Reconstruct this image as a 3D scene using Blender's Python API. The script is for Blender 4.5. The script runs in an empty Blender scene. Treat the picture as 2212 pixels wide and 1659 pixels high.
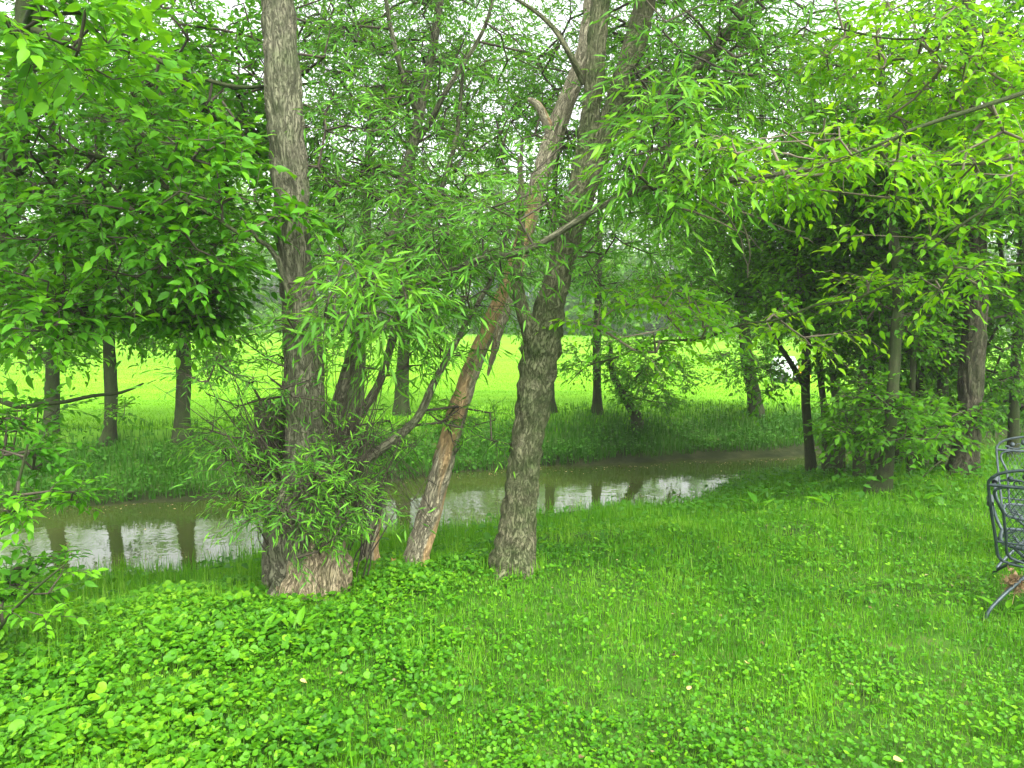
import bpy, math, random
import numpy as np

# ------------------------------------------------------------------ camera, sky, sun
SC = bpy.context.scene
F_PX, CX, CY, HOR = 1609.0, 1106.0, 829.5, 700.0          # pixels of a 2212 x 1659 frame
CAM_Z = 1.7
PITCH = math.atan((CY - HOR) / F_PX)
cd = bpy.data.cameras.new('camera'); cam = bpy.data.objects.new('camera', cd)
SC.collection.objects.link(cam); SC.camera = cam
cam.location = (0, 0, CAM_Z); cam.rotation_euler = (math.pi / 2 - PITCH, 0, 0)
cd.sensor_width = 36; cd.lens = 36 * F_PX / 2212; cd.clip_start = 0.05; cd.clip_end = 3000

SUN_EL, SUN_AZ = math.radians(56), math.radians(152)      # veiled sun high behind the camera, a little to the right
w = bpy.data.worlds.new('World'); SC.world = w; w.use_nodes = True
nt = w.node_tree; nt.nodes.clear()
sky = nt.nodes.new('ShaderNodeTexSky'); sky.sky_type = 'NISHITA'; sky.sun_disc = False
sky.sun_elevation = SUN_EL; sky.sun_rotation = SUN_AZ
sky.dust_density = 4.0; sky.air_density = 1.0; sky.ozone_density = 1.0
hs = nt.nodes.new('ShaderNodeHueSaturation'); hs.inputs['Saturation'].default_value = 0.10; hs.inputs['Value'].default_value = 1.25
bg = nt.nodes.new('ShaderNodeBackground'); bg.inputs[1].default_value = 0.15
wo = nt.nodes.new('ShaderNodeOutputWorld')
nt.links.new(sky.outputs[0], hs.inputs['Color']); nt.links.new(hs.outputs[0], bg.inputs[0]); nt.links.new(bg.outputs[0], wo.inputs[0])
sl = bpy.data.lights.new('sun', 'SUN'); sl.energy = 0.8; sl.angle = math.radians(24); sl.color = (1, 0.95, 0.82)
so = bpy.data.objects.new('sun', sl); SC.collection.objects.link(so)
so.rotation_euler = (math.pi / 2 - SUN_EL, 0, math.pi - SUN_AZ)
SC.view_settings.view_transform = 'Standard'; SC.view_settings.look = 'None'
SC.view_settings.exposure = 1.95; SC.view_settings.gamma = 1.0
SC.cycles.max_bounces = 8; SC.cycles.diffuse_bounces = 4; SC.cycles.transmission_bounces = 5; SC.cycles.glossy_bounces = 3

# ------------------------------------------------------------------ helpers
rng = np.random.default_rng(11)
C = SC.collection
CP, SP = math.cos(PITCH), math.sin(PITCH)

def P(px, py, d):
    """world point seen at frame pixel (px, py), d metres in front (along Y)"""
    a = (px - CX) / F_PX; b = (CY - py) / F_PX
    y = CP + b * SP; z = -SP + b * CP
    return np.array([a / y * d, d, CAM_Z + z / y * d])

NX = [-60, -20, -10, -6.5, -4.7, -3.1, -1.6, -0.9, 0.6, 2.5, 3.4, 5.3, 9, 15, 30, 80]
NY = [2.0, 4.6, 6.1, 6.6, 6.8, 7.2, 8.0, 8.6, 9.3, 10.0, 11.0, 12.2, 14, 17.5, 26, 55]
FX = [-60, -20, -10, -6.5, -4.1, -1.8, 0.3, 3.2, 5.9, 10, 16, 30, 80]
FY = [5.0, 7.4, 8.8, 9.5, 10.2, 11.4, 12.3, 12.9, 13.7, 15.6, 19.2, 28, 58]
WATER = -0.7

def near_edge(x): return np.interp(x, NX, NY) + 0.12 * np.sin(x * 2.3) + 0.06 * np.sin(x * 5.1 + 1)
def far_edge(x): return np.interp(x, FX, FY) + 0.10 * np.sin(x * 1.9 + 2) + 0.06 * np.sin(x * 4.7)

def hash3(i, j, k, seed):
    n = (i * 374761393 + j * 668265263 + k * 2147483647 + seed * 974711) & 0xffffffff
    n = ((n ^ (n >> 13)) * 1274126177) & 0xffffffff
    n = n ^ (n >> 16)
    return (n & 0xffffff) / float(0xffffff)

def vnoise(p, seed=0):
    p = np.asarray(p, float); i = np.floor(p).astype(np.int64); f = p - i; f = f * f * (3 - 2 * f)
    r = 0
    for dx in (0, 1):
        wx = f[..., 0] if dx else 1 - f[..., 0]
        for dy in (0, 1):
            wy = f[..., 1] if dy else 1 - f[..., 1]
            for dz in (0, 1):
                wz = f[..., 2] if dz else 1 - f[..., 2]
                r = r + wx * wy * wz * hash3(i[..., 0] + dx, i[..., 1] + dy, i[..., 2] + dz, seed)
    return r

def sstep(t):
    t = np.clip(t, 0, 1); return t * t * (3 - 2 * t)

def ground_z(x, y):
    x = np.asarray(x, float); y = np.asarray(y, float)
    n, f = near_edge(x), far_edge(x)
    tn = n - y; tf = y - f
    zn = WATER + (-WATER) * sstep((tn + 0.15) / 4.3) + 0.0 * x
    zf = WATER + 0.1 * np.clip(tf / .35, 0, 1) + 0.62 * sstep(tf / 2.3) - .02 + 1.15 * sstep((tf - 4) / 75.0)
    mid = WATER - 0.35 * np.sin(np.clip((y - n) / np.maximum(f - n, .1), 0, 1) * math.pi)
    z = np.where(tn > 0, zn, np.where(tf > 0, zf, mid))
    near = np.exp(-((y - 8) / 12.0) ** 2)
    z = z + near * 0.035 * (vnoise(np.stack([x * 1.3, y * 1.3, x * 0], -1), 3) - .5) + near * .06 * (vnoise(np.stack([x * .5, y * .5, x * 0], -1), 4) - .5)
    return z

class Acc:
    """collects geometry with a per-vertex random value and a bark coordinate"""
    def __init__(s): s.v = []; s.l = []; s.n = []; s.r = []; s.b = []; s.c = 0
    def add(s, V, loops, sizes, rnd=None, bk=None):
        V = np.asarray(V, np.float32).reshape(-1, 3); s.v.append(V)
        s.l.append(np.asarray(loops, np.int64).ravel() + s.c); s.n.append(np.asarray(sizes, np.int32).ravel())
        s.r.append(np.full(len(V), .5, np.float32) if rnd is None else np.asarray(rnd, np.float32).ravel())
        s.b.append(V if bk is None else np.asarray(bk, np.float32).reshape(-1, 3)); s.c += len(V)
    def build(s, name, mat, parent=None, smooth=True):
        if not s.v: return None
        V = np.concatenate(s.v); L = np.concatenate(s.l).astype(np.int32); N = np.concatenate(s.n)
        if parent is not None: V = V - np.array(parent.location, np.float32)
        me = bpy.data.meshes.new(name)
        me.vertices.add(len(V)); me.vertices.foreach_set('co', V.ravel())
        me.loops.add(len(L)); me.loops.foreach_set('vertex_index', L)
        me.polygons.add(len(N)); st = np.concatenate([[0], np.cumsum(N)[:-1]]).astype(np.int32)
        me.polygons.foreach_set('loop_start', st)
        try: me.polygons.foreach_set('loop_total', N)
        except Exception: pass
        me.polygons.foreach_set('use_smooth', np.full(len(N), smooth, bool))
        a = me.attributes.new('rnd', 'FLOAT', 'POINT'); a.data.foreach_set('value', np.concatenate(s.r))
        a = me.attributes.new('bk', 'FLOAT_VECTOR', 'POINT'); a.data.foreach_set('vector', np.concatenate(s.b).ravel())
        me.update(calc_edges=True)
        me.materials.append(mat)
        o = bpy.data.objects.new(name, me); C.objects.link(o)
        if parent is not None: o.parent = parent
        return o

def tag(o, label=None, cat=None, group=None, kind=None):
    if label: o['label'] = label
    if cat: o['category'] = cat
    if group: o['group'] = group
    if kind: o['kind'] = kind
    return o

def thing(name, label, cat, loc, group=None):
    o = bpy.data.objects.new(name, None); C.objects.link(o); o.location = [float(v) for v in loc]
    o.empty_display_size = 0.2
    return tag(o, label, cat, group)

def unit(v): return v / np.maximum(np.linalg.norm(v, axis=-1, keepdims=True), 1e-9)

def smooth_path(pts, step):
    """Catmull-Rom through rows of (x, y, z, r, ...)"""
    p = np.asarray(pts, float); n = len(p)
    e = np.vstack([2 * p[0] - p[1], p, 2 * p[-1] - p[-2]]); out = []
    for i in range(n - 1):
        a, b, c, d = e[i], e[i + 1], e[i + 2], e[i + 3]
        m = max(2, int(np.linalg.norm(c[:3] - b[:3]) / step))
        t = (np.arange(m) / m)[:, None]
        out.append(.5 * ((2 * b) + (-a + c) * t + (2 * a - 5 * b + 4 * c - d) * t * t + (-a + 3 * b - 3 * c + d) * t ** 3))
    out.append(p[-1][None]); return np.vstack(out)

def frames(path):
    t = unit(np.gradient(path, axis=0)); n = len(path)
    ref = np.array([0, 1., 0]) if abs(t[0][1]) < .8 else np.array([1., 0, 0])
    u = np.zeros_like(path); u0 = ref - t[0] * ref.dot(t[0]); u[0] = u0 / np.linalg.norm(u0)
    for i in range(1, n):
        q = u[i - 1] - t[i] * u[i - 1].dot(t[i]); u[i] = q / np.linalg.norm(q)
    return t, u, np.cross(t, u)

def trunk(acc, pts, step=.03, sides=40, rough=.06, freq=(9, 2.2), lobes=(0, 0), seed=1, cap=True, ridge=True, rnd=.5, jag=0):
    """tapered trunk with furrowed bark; rows of pts are x, y, z, radius"""
    q = smooth_path(pts, step); path = q[:, :3]; r = np.maximum(q[:, 3], .001)
    t, u, v = frames(path); n = len(path)
    s = np.concatenate([[0], np.cumsum(np.linalg.norm(np.diff(path, axis=0), axis=1))])
    th = np.linspace(0, 2 * math.pi, sides, endpoint=False)
    ct, st = np.cos(th)[None], np.sin(th)[None]
    R0 = float(np.median(r))
    bk = np.stack([R0 * ct + 0 * s[:, None], R0 * st + 0 * s[:, None], s[:, None] + 0 * ct], -1)
    d = np.zeros((n, sides))
    if rough:
        w1 = vnoise(bk * np.array([6, 6, 3.]), seed + 5)[..., None]
        q1 = bk * np.array([freq[0] * 3, freq[0] * 3, freq[1] * 3]) + w1 * 1.5
        if ridge:
            a = np.abs(vnoise(q1, seed) - .5) * 2; b = np.abs(vnoise(q1 * 2.1, seed + 1) - .5) * 2
            d = (np.minimum(a, .5) * 1.4 + b * .4 - .55) * rough
        else: d = (vnoise(q1, seed) - .5) * rough
        d = d + (vnoise(bk * np.array([5, 5, 1.6]), seed + 2) - .5) * .16
    if lobes[0]:
        fl = np.exp(-s / lobes[1])[:, None]
        d = d + fl * (.22 * np.cos(lobes[0] * th + seed)[None] + .12 * np.cos((lobes[0] + 2) * th + seed * 2)[None])
    rr = r[:, None] * (1 + d)
    V = path[:, None] + rr[..., None] * (ct[..., None] * u[:, None] + st[..., None] * v[:, None])
    if jag:
        e = np.clip((s - s[-1] + jag * 1.5) / (jag * 1.5), 0, 1)[:, None]
        V = V + t[:, None] * (e * (vnoise(np.stack([ct * 3 + 0 * s[:, None], st * 3 + 0 * s[:, None], 0 * e + 0 * ct], -1) + 7, seed + 9) - .35) * jag * 2)[..., None]
    i = np.arange(n - 1)[:, None] * sides; j = np.arange(sides)[None]; j2 = (j + 1) % sides
    loops = np.stack([i + j, i + j2, i + sides + j2, i + sides + j], -1)
    acc.add(V, loops, np.full((n - 1) * sides, 4), np.full(n * sides, rnd), bk)
    if cap:
        c0 = path[-1] - (t[-1] * .04 if jag else 0)
        W = np.vstack([V[-1], c0[None]]); k = np.arange(sides)
        acc.add(W, np.stack([k, (k + 1) % sides, np.full(sides, sides)], -1), np.full(sides, 3), None, W * .7)
    return path, r

def sticks(acc, A, B, ra, rb, sides=4, rnd=None):
    """many straight tapered prisms at once"""
    A = np.asarray(A, float).reshape(-1, 3); B = np.asarray(B, float).reshape(-1, 3); n = len(A)
    if n == 0: return
    ra = np.broadcast_to(ra, n); rb = np.broadcast_to(rb, n)
    t = unit(B - A); ref = np.where(np.abs(t[:, 2:3]) < .9, np.array([[0, 0, 1.]]), np.array([[1., 0, 0]]))
    u = unit(np.cross(t, ref)); v = np.cross(t, u)
    th = np.linspace(0, 2 * math.pi, sides, endpoint=False)
    ring = np.cos(th)[None, :, None] * u[:, None] + np.sin(th)[None, :, None] * v[:, None]
    V = np.concatenate([A[:, None] + ring * ra[:, None, None], B[:, None] + ring * rb[:, None, None]], 1)
    k = np.arange(sides); k2 = (k + 1) % sides
    f = np.stack([k, k2, sides + k2, sides + k], -1).ravel()
    loops = (np.arange(n)[:, None] * 2 * sides + f[None]).ravel()
    acc.add(V, loops, np.full(n * sides, 4), None if rnd is None else np.repeat(rnd, 2 * sides))

def tube(acc, pts, r, sides=8, step=.04, closed=False):
    """smooth thin tube (chair metal and the like)"""
    p = np.asarray(pts, float)
    if closed: path = np.vstack([p, p[:1]])
    else: path = smooth_path(np.hstack([p, np.full((len(p), 1), r)]), step)[:, :3] if len(p) > 2 else p
    t, u, v = frames(path); n = len(path)
    th = np.linspace(0, 2 * math.pi, sides, endpoint=False)
    V = path[:, None] + r * (np.cos(th)[None, :, None] * u[:, None] + np.sin(th)[None, :, None] * v[:, None])
    i = np.arange(n - 1)[:, None] * sides; j = np.arange(sides)[None]; j2 = (j + 1) % sides
    acc.add(V, np.stack([i + j, i + j2, i + sides + j2, i + sides + j], -1), np.full((n - 1) * sides, 4))
    k = np.arange(sides)
    acc.add(V[0], k[::-1], [sides]); acc.add(V[-1], k, [sides])

# leaf templates: verts (side, along, normal) and faces
def _leaf(ws, ts, fold, bend):
    v = [(0, 0, 0)]; f = []; mids = [0]
    for wv, t in zip(ws, ts):
        z = -bend * t * t
        v += [(0, t, z), (-wv, t, z + fold * wv), (wv, t, z + fold * wv)]
    v.append((0, 1, -bend)); tip = len(v) - 1; k = len(ws)
    f += [(0, 1, 2), (0, 3, 1)]
    for i in range(k - 1):
        a = 1 + 3 * i; b = a + 3
        f += [(a, b, b + 1, a + 1), (a, a + 2, b + 2, b)]
    a = 1 + 3 * (k - 1); f += [(a, tip, a + 1), (a, a + 2, tip)]
    return np.array(v, float), f
OVATE = _leaf([.16, .225, .175, .065], [.14, .36, .62, .83], .35, .22)
OVATE_LO = _leaf([.27, .17], [.36, .70], .3, .2)
NARROW = _leaf([.045, .075, .05], [.18, .45, .75], .4, .30)
_d = np.array([(0, 0, 0), (-.33, .45, .06), (0, 1, -.12), (.33, .42, .05)]); DIAM = (_d, [(0, 3, 2, 1)])
_a = np.linspace(0, 2 * math.pi, 11, endpoint=False)
_r = np.array([.30, .5, .52, .5, .5, .50, .5, .5, .52, .5, .40])
ROUND = (np.vstack([[0, 0, -.10]] + [[_r[i] * math.sin(_a[i]), .15 - _r[i] * math.cos(_a[i]) * .95, .06 * math.cos(3 * _a[i])] for i in range(11)]),
         [(0, 1 + i, 1 + (i + 1) % 11) for i in range(11)])
BLADE = (np.array([(-.5, 0, 0), (.5, 0, 0), (-.42, .5, .05), (.42, .5, .05), (0, 1, .28)]), [(0, 1, 3, 2), (2, 3, 4)])

def leaves(acc, base, d, nrm, size, tpl, rnd, wscale=1.0):
    V, Fc = tpl; n = len(base)
    if n == 0: return
    d = unit(d); s = unit(np.cross(d, nrm)); nn = np.cross(s, d)
    size = np.broadcast_to(size, n)[:, None, None]; ws = np.broadcast_to(wscale, n)[:, None, None]
    W = base[:, None] + size * (V[None, :, 0:1] * s[:, None] * ws + V[None, :, 1:2] * d[:, None] + V[None, :, 2:3] * nn[:, None])
    fl = np.concatenate([np.array(f) for f in Fc]); sz = np.array([len(f) for f in Fc])
    acc.add(W, (np.arange(n)[:, None] * len(V) + fl[None]).ravel(), np.tile(sz, n), np.repeat(rnd, len(V)))

# ------------------------------------------------------------------ materials
def mat(name):
    m = bpy.data.materials.new(name); m.use_nodes = True; t = m.node_tree; t.nodes.clear()
    o = t.nodes.new('ShaderNodeOutputMaterial')
    def N(ty, **k):
        n = t.nodes.new(ty)
        for a, b in k.items():
            if a in n.inputs.keys() if isinstance(a, str) else False: n.inputs[a].default_value = b
            else: setattr(n, a, b)
        return n
    return m, t, o, N

def ramp(N, stops):
    r = N('ShaderNodeValToRGB'); e = r.color_ramp.elements
    while len(e) < len(stops): e.new(.5)
    for q, (p, c) in zip(e, stops): q.position = p; q.color = (*c, 1)
    return r

def leaf_mat(name, cols, trans=.45, warm=(1.35, 1.15, .5), rough=.5, spec=.22):
    m, t, o, N = mat(name); L = t.links.new
    at = N('ShaderNodeAttribute', attribute_name='rnd'); r = ramp(N, [(i / (len(cols) - 1), c) for i, c in enumerate(cols)])
    L(at.outputs['Fac'], r.inputs[0])
    p = N('ShaderNodeBsdfPrincipled'); p.inputs['Roughness'].default_value = rough
    p.inputs['Specular IOR Level'].default_value = spec; L(r.outputs[0], p.inputs['Base Color'])
    mx = N('ShaderNodeMix', data_type='RGBA', blend_type='MULTIPLY'); mx.inputs[0].default_value = 1
    L(r.outputs[0], mx.inputs[6]); mx.inputs[7].default_value = (*warm, 1)
    tr = N('ShaderNodeBsdfTranslucent'); L(mx.outputs[2], tr.inputs[0])
    ms = N('ShaderNodeMixShader'); ms.inputs[0].default_value = trans
    L(p.outputs[0], ms.inputs[1]); L(tr.outputs[0], ms.inputs[2]); L(ms.outputs[0], o.inputs[0]); return m

def bark_mat(name, dark, mid, light, scale=1.0, moss=0.0, bump=.6, patch=None, patch_col=None, stretch=.14):
    m, t, o, N = mat(name); L = t.links.new
    at = N('ShaderNodeAttribute', attribute_name='bk')
    mp = N('ShaderNodeMapping'); mp.inputs['Scale'].default_value = (scale, scale, scale * stretch); L(at.outputs['Vector'], mp.inputs[0])
    n1 = N('ShaderNodeTexNoise'); n1.inputs['Scale'].default_value = 38; n1.inputs['Detail'].default_value = 6; n1.inputs['Roughness'].default_value = .65; n1.inputs['Distortion'].default_value = .6
    L(mp.outputs[0], n1.inputs['Vector'])
    vo = N('ShaderNodeTexVoronoi', feature='DISTANCE_TO_EDGE'); vo.inputs['Scale'].default_value = 72
    ad = N('ShaderNodeVectorMath', operation='ADD'); sc = N('ShaderNodeVectorMath', operation='SCALE'); sc.inputs['Scale'].default_value = .09
    L(n1.outputs['Color'], sc.inputs[0]); L(mp.outputs[0], ad.inputs[0]); L(sc.outputs[0], ad.inputs[1]); L(ad.outputs[0], vo.inputs['Vector'])
    cr = ramp(N, [(.20, dark), (.5, mid), (.82, light)]); L(n1.outputs['Fac'], cr.inputs[0])
    fur = N('ShaderNodeMapRange'); fur.inputs['From Max'].default_value = .13; fur.inputs['To Min'].default_value = .2; L(vo.outputs['Distance'], fur.inputs[0])
    mx = N('ShaderNodeMix', data_type='RGBA'); L(fur.outputs[0], mx.inputs[0]); mx.inputs[6].default_value = (*[c * .42 for c in dark], 1); L(cr.outputs[0], mx.inputs[7])
    col = mx.outputs[2]
    if patch is not None:
        n3 = N('ShaderNodeTexNoise'); n3.inputs['Scale'].default_value = 3.2; n3.inputs['Detail'].default_value = 5
        L(mp.outputs[0], n3.inputs['Vector']); r3 = ramp(N, [(patch, (0, 0, 0)), (patch + .04, (1, 1, 1))]); L(n3.outputs['Fac'], r3.inputs[0])
        pc = ramp(N, [(.3, [c * .55 for c in patch_col]), (.55, patch_col), (.75, [min(1, c * 1.35) for c in patch_col])]); L(n1.outputs['Fac'], pc.inputs[0])
        m3 = N('ShaderNodeMix', data_type='RGBA'); L(r3.outputs[0], m3.inputs[0]); L(col, m3.inputs[6]); L(pc.outputs[0], m3.inputs[7]); col = m3.outputs[2]
    if moss:
        n2 = N('ShaderNodeTexNoise'); n2.inputs['Scale'].default_value = 4.5; n2.inputs['Detail'].default_value = 7; n2.inputs['Roughness'].default_value = .7
        L(at.outputs['Vector'], n2.inputs['Vector']); r2 = ramp(N, [(.5 - moss * .25, (0, 0, 0)), (.62, (moss, moss, moss))]); L(n2.outputs['Fac'], r2.inputs[0])
        m2 = N('ShaderNodeMix', data_type='RGBA'); L(r2.outputs[0], m2.inputs[0]); L(col, m2.inputs[6]); m2.inputs[7].default_value = (.045, .085, .018, 1); col = m2.outputs[2]
    p = N('ShaderNodeBsdfPrincipled'); p.inputs['Roughness'].default_value = .9; p.inputs['Specular IOR Level'].default_value = .15
    L(col, p.inputs['Base Color'])
    h = N('ShaderNodeMath', operation='ADD'); L(fur.outputs[0], h.inputs[0]); L(n1.outputs['Fac'], h.inputs[1])
    bp = N('ShaderNodeBump'); bp.inputs['Strength'].default_value = bump; bp.inputs['Distance'].default_value = .02
    L(h.outputs[0], bp.inputs['Height']); L(bp.outputs[0], p.inputs['Normal']); L(p.outputs[0], o.inputs[0]); return m

def plain_mat(name, c1, c2=None, rough=.7, metal=0, scale=8, bump=0, spec=.4):
    m, t, o, N = mat(name); L = t.links.new
    tc = N('ShaderNodeTexCoord'); n = N('ShaderNodeTexNoise'); n.inputs['Scale'].default_value = scale; n.inputs['Detail'].default_value = 6
    L(tc.outputs['Object'], n.inputs['Vector']); r = ramp(N, [(.35, c1), (.65, c2 or c1)]); L(n.outputs['Fac'], r.inputs[0])
    p = N('ShaderNodeBsdfPrincipled'); p.inputs['Roughness'].default_value = rough; p.inputs['Metallic'].default_value = metal; p.inputs['Specular IOR Level'].default_value = spec
    L(r.outputs[0], p.inputs['Base Color'])
    if bump:
        b = N('ShaderNodeBump'); b.inputs['Strength'].default_value = bump; b.inputs['Distance'].default_value = .01; L(n.outputs['Fac'], b.inputs['Height']); L(b.outputs[0], p.inputs['Normal'])
    L(p.outputs[0], o.inputs[0]); return m

M = {}
M['leaf_left'] = leaf_mat('leaf_left', [(0.045, 0.181, 0.009), (0.076, 0.273, 0.010), (0.139, 0.383, 0.010)])
M['leaf_bright'] = leaf_mat('leaf_bright', [(0.063, 0.242, 0.008), (0.139, 0.403, 0.008), (0.252, 0.524, 0.008)], .5)
M['leaf_willow'] = leaf_mat('leaf_willow', [(0.060, 0.202, 0.023), (0.098, 0.302, 0.024), (0.175, 0.423, 0.028)], .45)
M['leaf_far'] = leaf_mat('leaf_far', [(0.045, 0.172, 0.007), (0.076, 0.252, 0.007), (0.139, 0.363, 0.008)], .5)
M['leaf_thick'] = leaf_mat('leaf_thick', [(0.045, 0.172, 0.007), (0.076, 0.252, 0.007), (0.126, 0.352, 0.007)], .58)
M['leaf_back'] = leaf_mat('leaf_back', [(.09, .26, .018), (.14, .35, .020), (.20, .42, .03)], .5)
M['grass'] = leaf_mat('grass', [(0.040, 0.161, 0.006), (0.080, 0.269, 0.007), (0.147, 0.366, 0.014), (0.213, 0.409, 0.059)], .4, spec=.2)
M['violet'] = leaf_mat('violet', [(0.029, 0.129, 0.007), (0.060, 0.226, 0.007), (0.100, 0.312, 0.008), (0.179, 0.409, 0.009)], .42, rough=.5, spec=.25)
M['herb'] = leaf_mat('herb', [(0.023, 0.101, 0.004), (0.045, 0.172, 0.007), (0.088, 0.262, 0.009)], .4)
M['meadow_blade'] = leaf_mat('meadow_blade', [(.10, .28, .007), (.135, .35, .009), (.18, .40, .016)], .4, spec=.1)
M['bark_willow'] = bark_mat('bark_willow', (.07, .068, .045), (.18, .172, .115), (.31, .295, .20), .8, .45, .8)
M['bark_twin'] = bark_mat('bark_twin', (.085, .08, .045), (.22, .205, .125), (.38, .35, .23), 1.0, .8, .9, stretch=.18)
M['bark_dead'] = bark_mat('bark_dead', (.16, .145, .09), (.38, .35, .235), (.56, .51, .37), .9, .15, .9, .46, (.58, .40, .20))
M['bark_pale'] = bark_mat('bark_pale', (.16, .12, .07), (.42, .34, .21), (.62, .52, .35), .8, .35, .9)
M['bark_dark'] = bark_mat('bark_dark', (.035, .033, .02), (.10, .092, .06), (.20, .18, .12), .8, .4, .9)
M['bark_thin'] = bark_mat('bark_thin', (.022, .024, .013), (.052, .052, .028), (.10, .096, .055), 1.2, .7, .5)
M['twig'] = plain_mat('twig', (.03, .026, .016), (.07, .06, .038), .9)
M['twig_pale'] = plain_mat('twig_pale', (.09, .075, .05), (.19, .16, .11), .9)

# ------------------------------------------------------------------ ground, water
def axis(a, b, fine0, fine1, step, grow):
    xs = [fine0]
    while xs[-1] < fine1: xs.append(xs[-1] + step)
    s = step
    while xs[-1] < b: s *= grow; xs.append(xs[-1] + s)
    s = step; lo = [fine0]
    while lo[-1] > a: s *= grow; lo.append(lo[-1] - s)
    return np.array(lo[:0:-1] + xs)

def build_ground():
    xs = axis(-200, 200, -9, 9, .09, 1.09); ys = axis(-50, 200, 2, 18, .08, 1.07)
    X, Y = np.meshgrid(xs, ys); Z = ground_z(X, Y)
    a = Acc(); nx, ny = len(xs), len(ys)
    i = np.arange(ny - 1)[:, None] * nx; j = np.arange(nx - 1)[None]
    tn = near_edge(X) - Y; tf = Y - far_edge(X)
    nz = vnoise(np.stack([X * 2, Y * 2, X * 0], -1), 21)
    mud = np.where(tn > 0, 1 - sstep((tn - .05) / .35), np.where(tf > 0, 1 - sstep((tf - .10 - .35 * nz * (X > 0)) / .45), 1.0))
    a.add(np.stack([X, Y, Z], -1), np.stack([i + j, i + j + 1, i + nx + j + 1, i + nx + j], -1), np.full((nx - 1) * (ny - 1), 4), mud,
          np.stack([np.where(tf > 0, sstep((tf - 1.3) / 1.2), 0), X * 0, X * 0], -1))
    m, t, o, N = mat('ground'); L = t.links.new
    at = N('ShaderNodeAttribute', attribute_name='rnd'); ab = N('ShaderNodeAttribute', attribute_name='bk')
    ge = N('ShaderNodeNewGeometry')
    n1 = N('ShaderNodeTexNoise'); n1.inputs['Scale'].default_value = 5; n1.inputs['Detail'].default_value = 9; n1.inputs['Roughness'].default_value = .7; L(ge.outputs['Position'], n1.inputs['Vector'])
    mp = N('ShaderNodeMapping'); mp.inputs['Scale'].default_value = (.12, .9, 1); mp.inputs['Rotation'].default_value = (0, 0, .12); L(ge.outputs['Position'], mp.inputs[0])
    n2 = N('ShaderNodeTexNoise'); n2.inputs['Scale'].default_value = 1.0; n2.inputs['Detail'].default_value = 6; n2.inputs['Roughness'].default_value = .6; L(mp.outputs[0], n2.inputs['Vector'])
    soil = ramp(N, [(.35, (.03, .055, .010)), (.55, (.045, .12, .012)), (.72, (.12, .11, .045))]); L(n1.outputs['Fac'], soil.inputs[0])
    mead = ramp(N, [(.3, (.10, .27, .009)), (.5, (.135, .34, .010)), (.7, (.18, .40, .016))]); L(n2.outputs['Fac'], mead.inputs[0])
    mudc = ramp(N, [(.3, (.010, .018, .004)), (.5, (.020, .028, .008)), (.7, (.042, .048, .018))]); L(n1.outputs['Fac'], mudc.inputs[0])
    se = N('ShaderNodeSeparateXYZ'); L(ab.outputs['Vector'], se.inputs[0])
    a1 = N('ShaderNodeMix', data_type='RGBA'); L(se.outputs[0], a1.inputs[0]); L(soil.outputs[0], a1.inputs[6]); L(mead.outputs[0], a1.inputs[7])
    a2 = N('ShaderNodeMix', data_type='RGBA'); L(at.outputs['Fac'], a2.inputs[0]); L(a1.outputs[2], a2.inputs[6]); L(mudc.outputs[0], a2.inputs[7])
    p = N('ShaderNodeBsdfPrincipled'); p.inputs['Roughness'].default_value = .95; p.inputs['Specular IOR Level'].default_value = .1; L(a2.outputs[2], p.inputs['Base Color'])
    b = N('ShaderNodeBump'); b.inputs['Strength'].default_value = .7; b.inputs['Distance'].default_value = .04; L(n1.outputs['Fac'], b.inputs['Height']); L(b.outputs[0], p.inputs['Normal']); L(p.outputs[0], o.inputs[0])
    g = a.build('ground', m); tag(g, kind='structure')
    # creek water: a ribbon a little wider than the channel
    a = Acc(); xs = np.linspace(-60, 80, 421); n = near_edge(xs) - .5; f = far_edge(xs) + .25
    k = 6; T = np.linspace(0, 1, k)[None]
    Yw = n[:, None] * (1 - T) + f[:, None] * T
    V = np.stack([xs[:, None] + 0 * T, Yw, 0 * Yw + WATER], -1)
    i = np.arange(len(xs) - 1)[:, None] * k; j = np.arange(k - 1)[None]
    a.add(V, np.stack([i + j, i + k + j, i + k + j + 1, i + j + 1], -1), np.full((len(xs) - 1) * (k - 1), 4))
    m, t, o, N = mat('creek_water'); L = t.links.new
    ge = N('ShaderNodeNewGeometry')
    n1 = N('ShaderNodeTexNoise'); n1.inputs['Scale'].default_value = 5; n1.inputs['Detail'].default_value = 3; L(ge.outputs['Position'], n1.inputs['Vector'])
    n2 = N('ShaderNodeTexNoise'); n2.inputs['Scale'].default_value = 1.2; n2.inputs['Detail'].default_value = 4; L(ge.outputs['Position'], n2.inputs['Vector'])
    r = ramp(N, [(.35, (.032, .050, .010)), (.65, (.048, .062, .014))]); L(n2.outputs['Fac'], r.inputs[0])
    p = N('ShaderNodeBsdfPrincipled'); p.inputs['Roughness'].default_value = .03; p.inputs['IOR'].default_value = 1.38; L(r.outputs[0], p.inputs['Base Color'])
    b = N('ShaderNodeBump'); b.inputs['Strength'].default_value = .10; b.inputs['Distance'].default_value = .02; L(n1.outputs['Fac'], b.inputs['Height']); L(b.outputs[0], p.inputs['Normal']); L(p.outputs[0], o.inputs[0])
    wa = a.build('creek_water', m); tag(wa, kind='structure')
build_ground()

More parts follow.
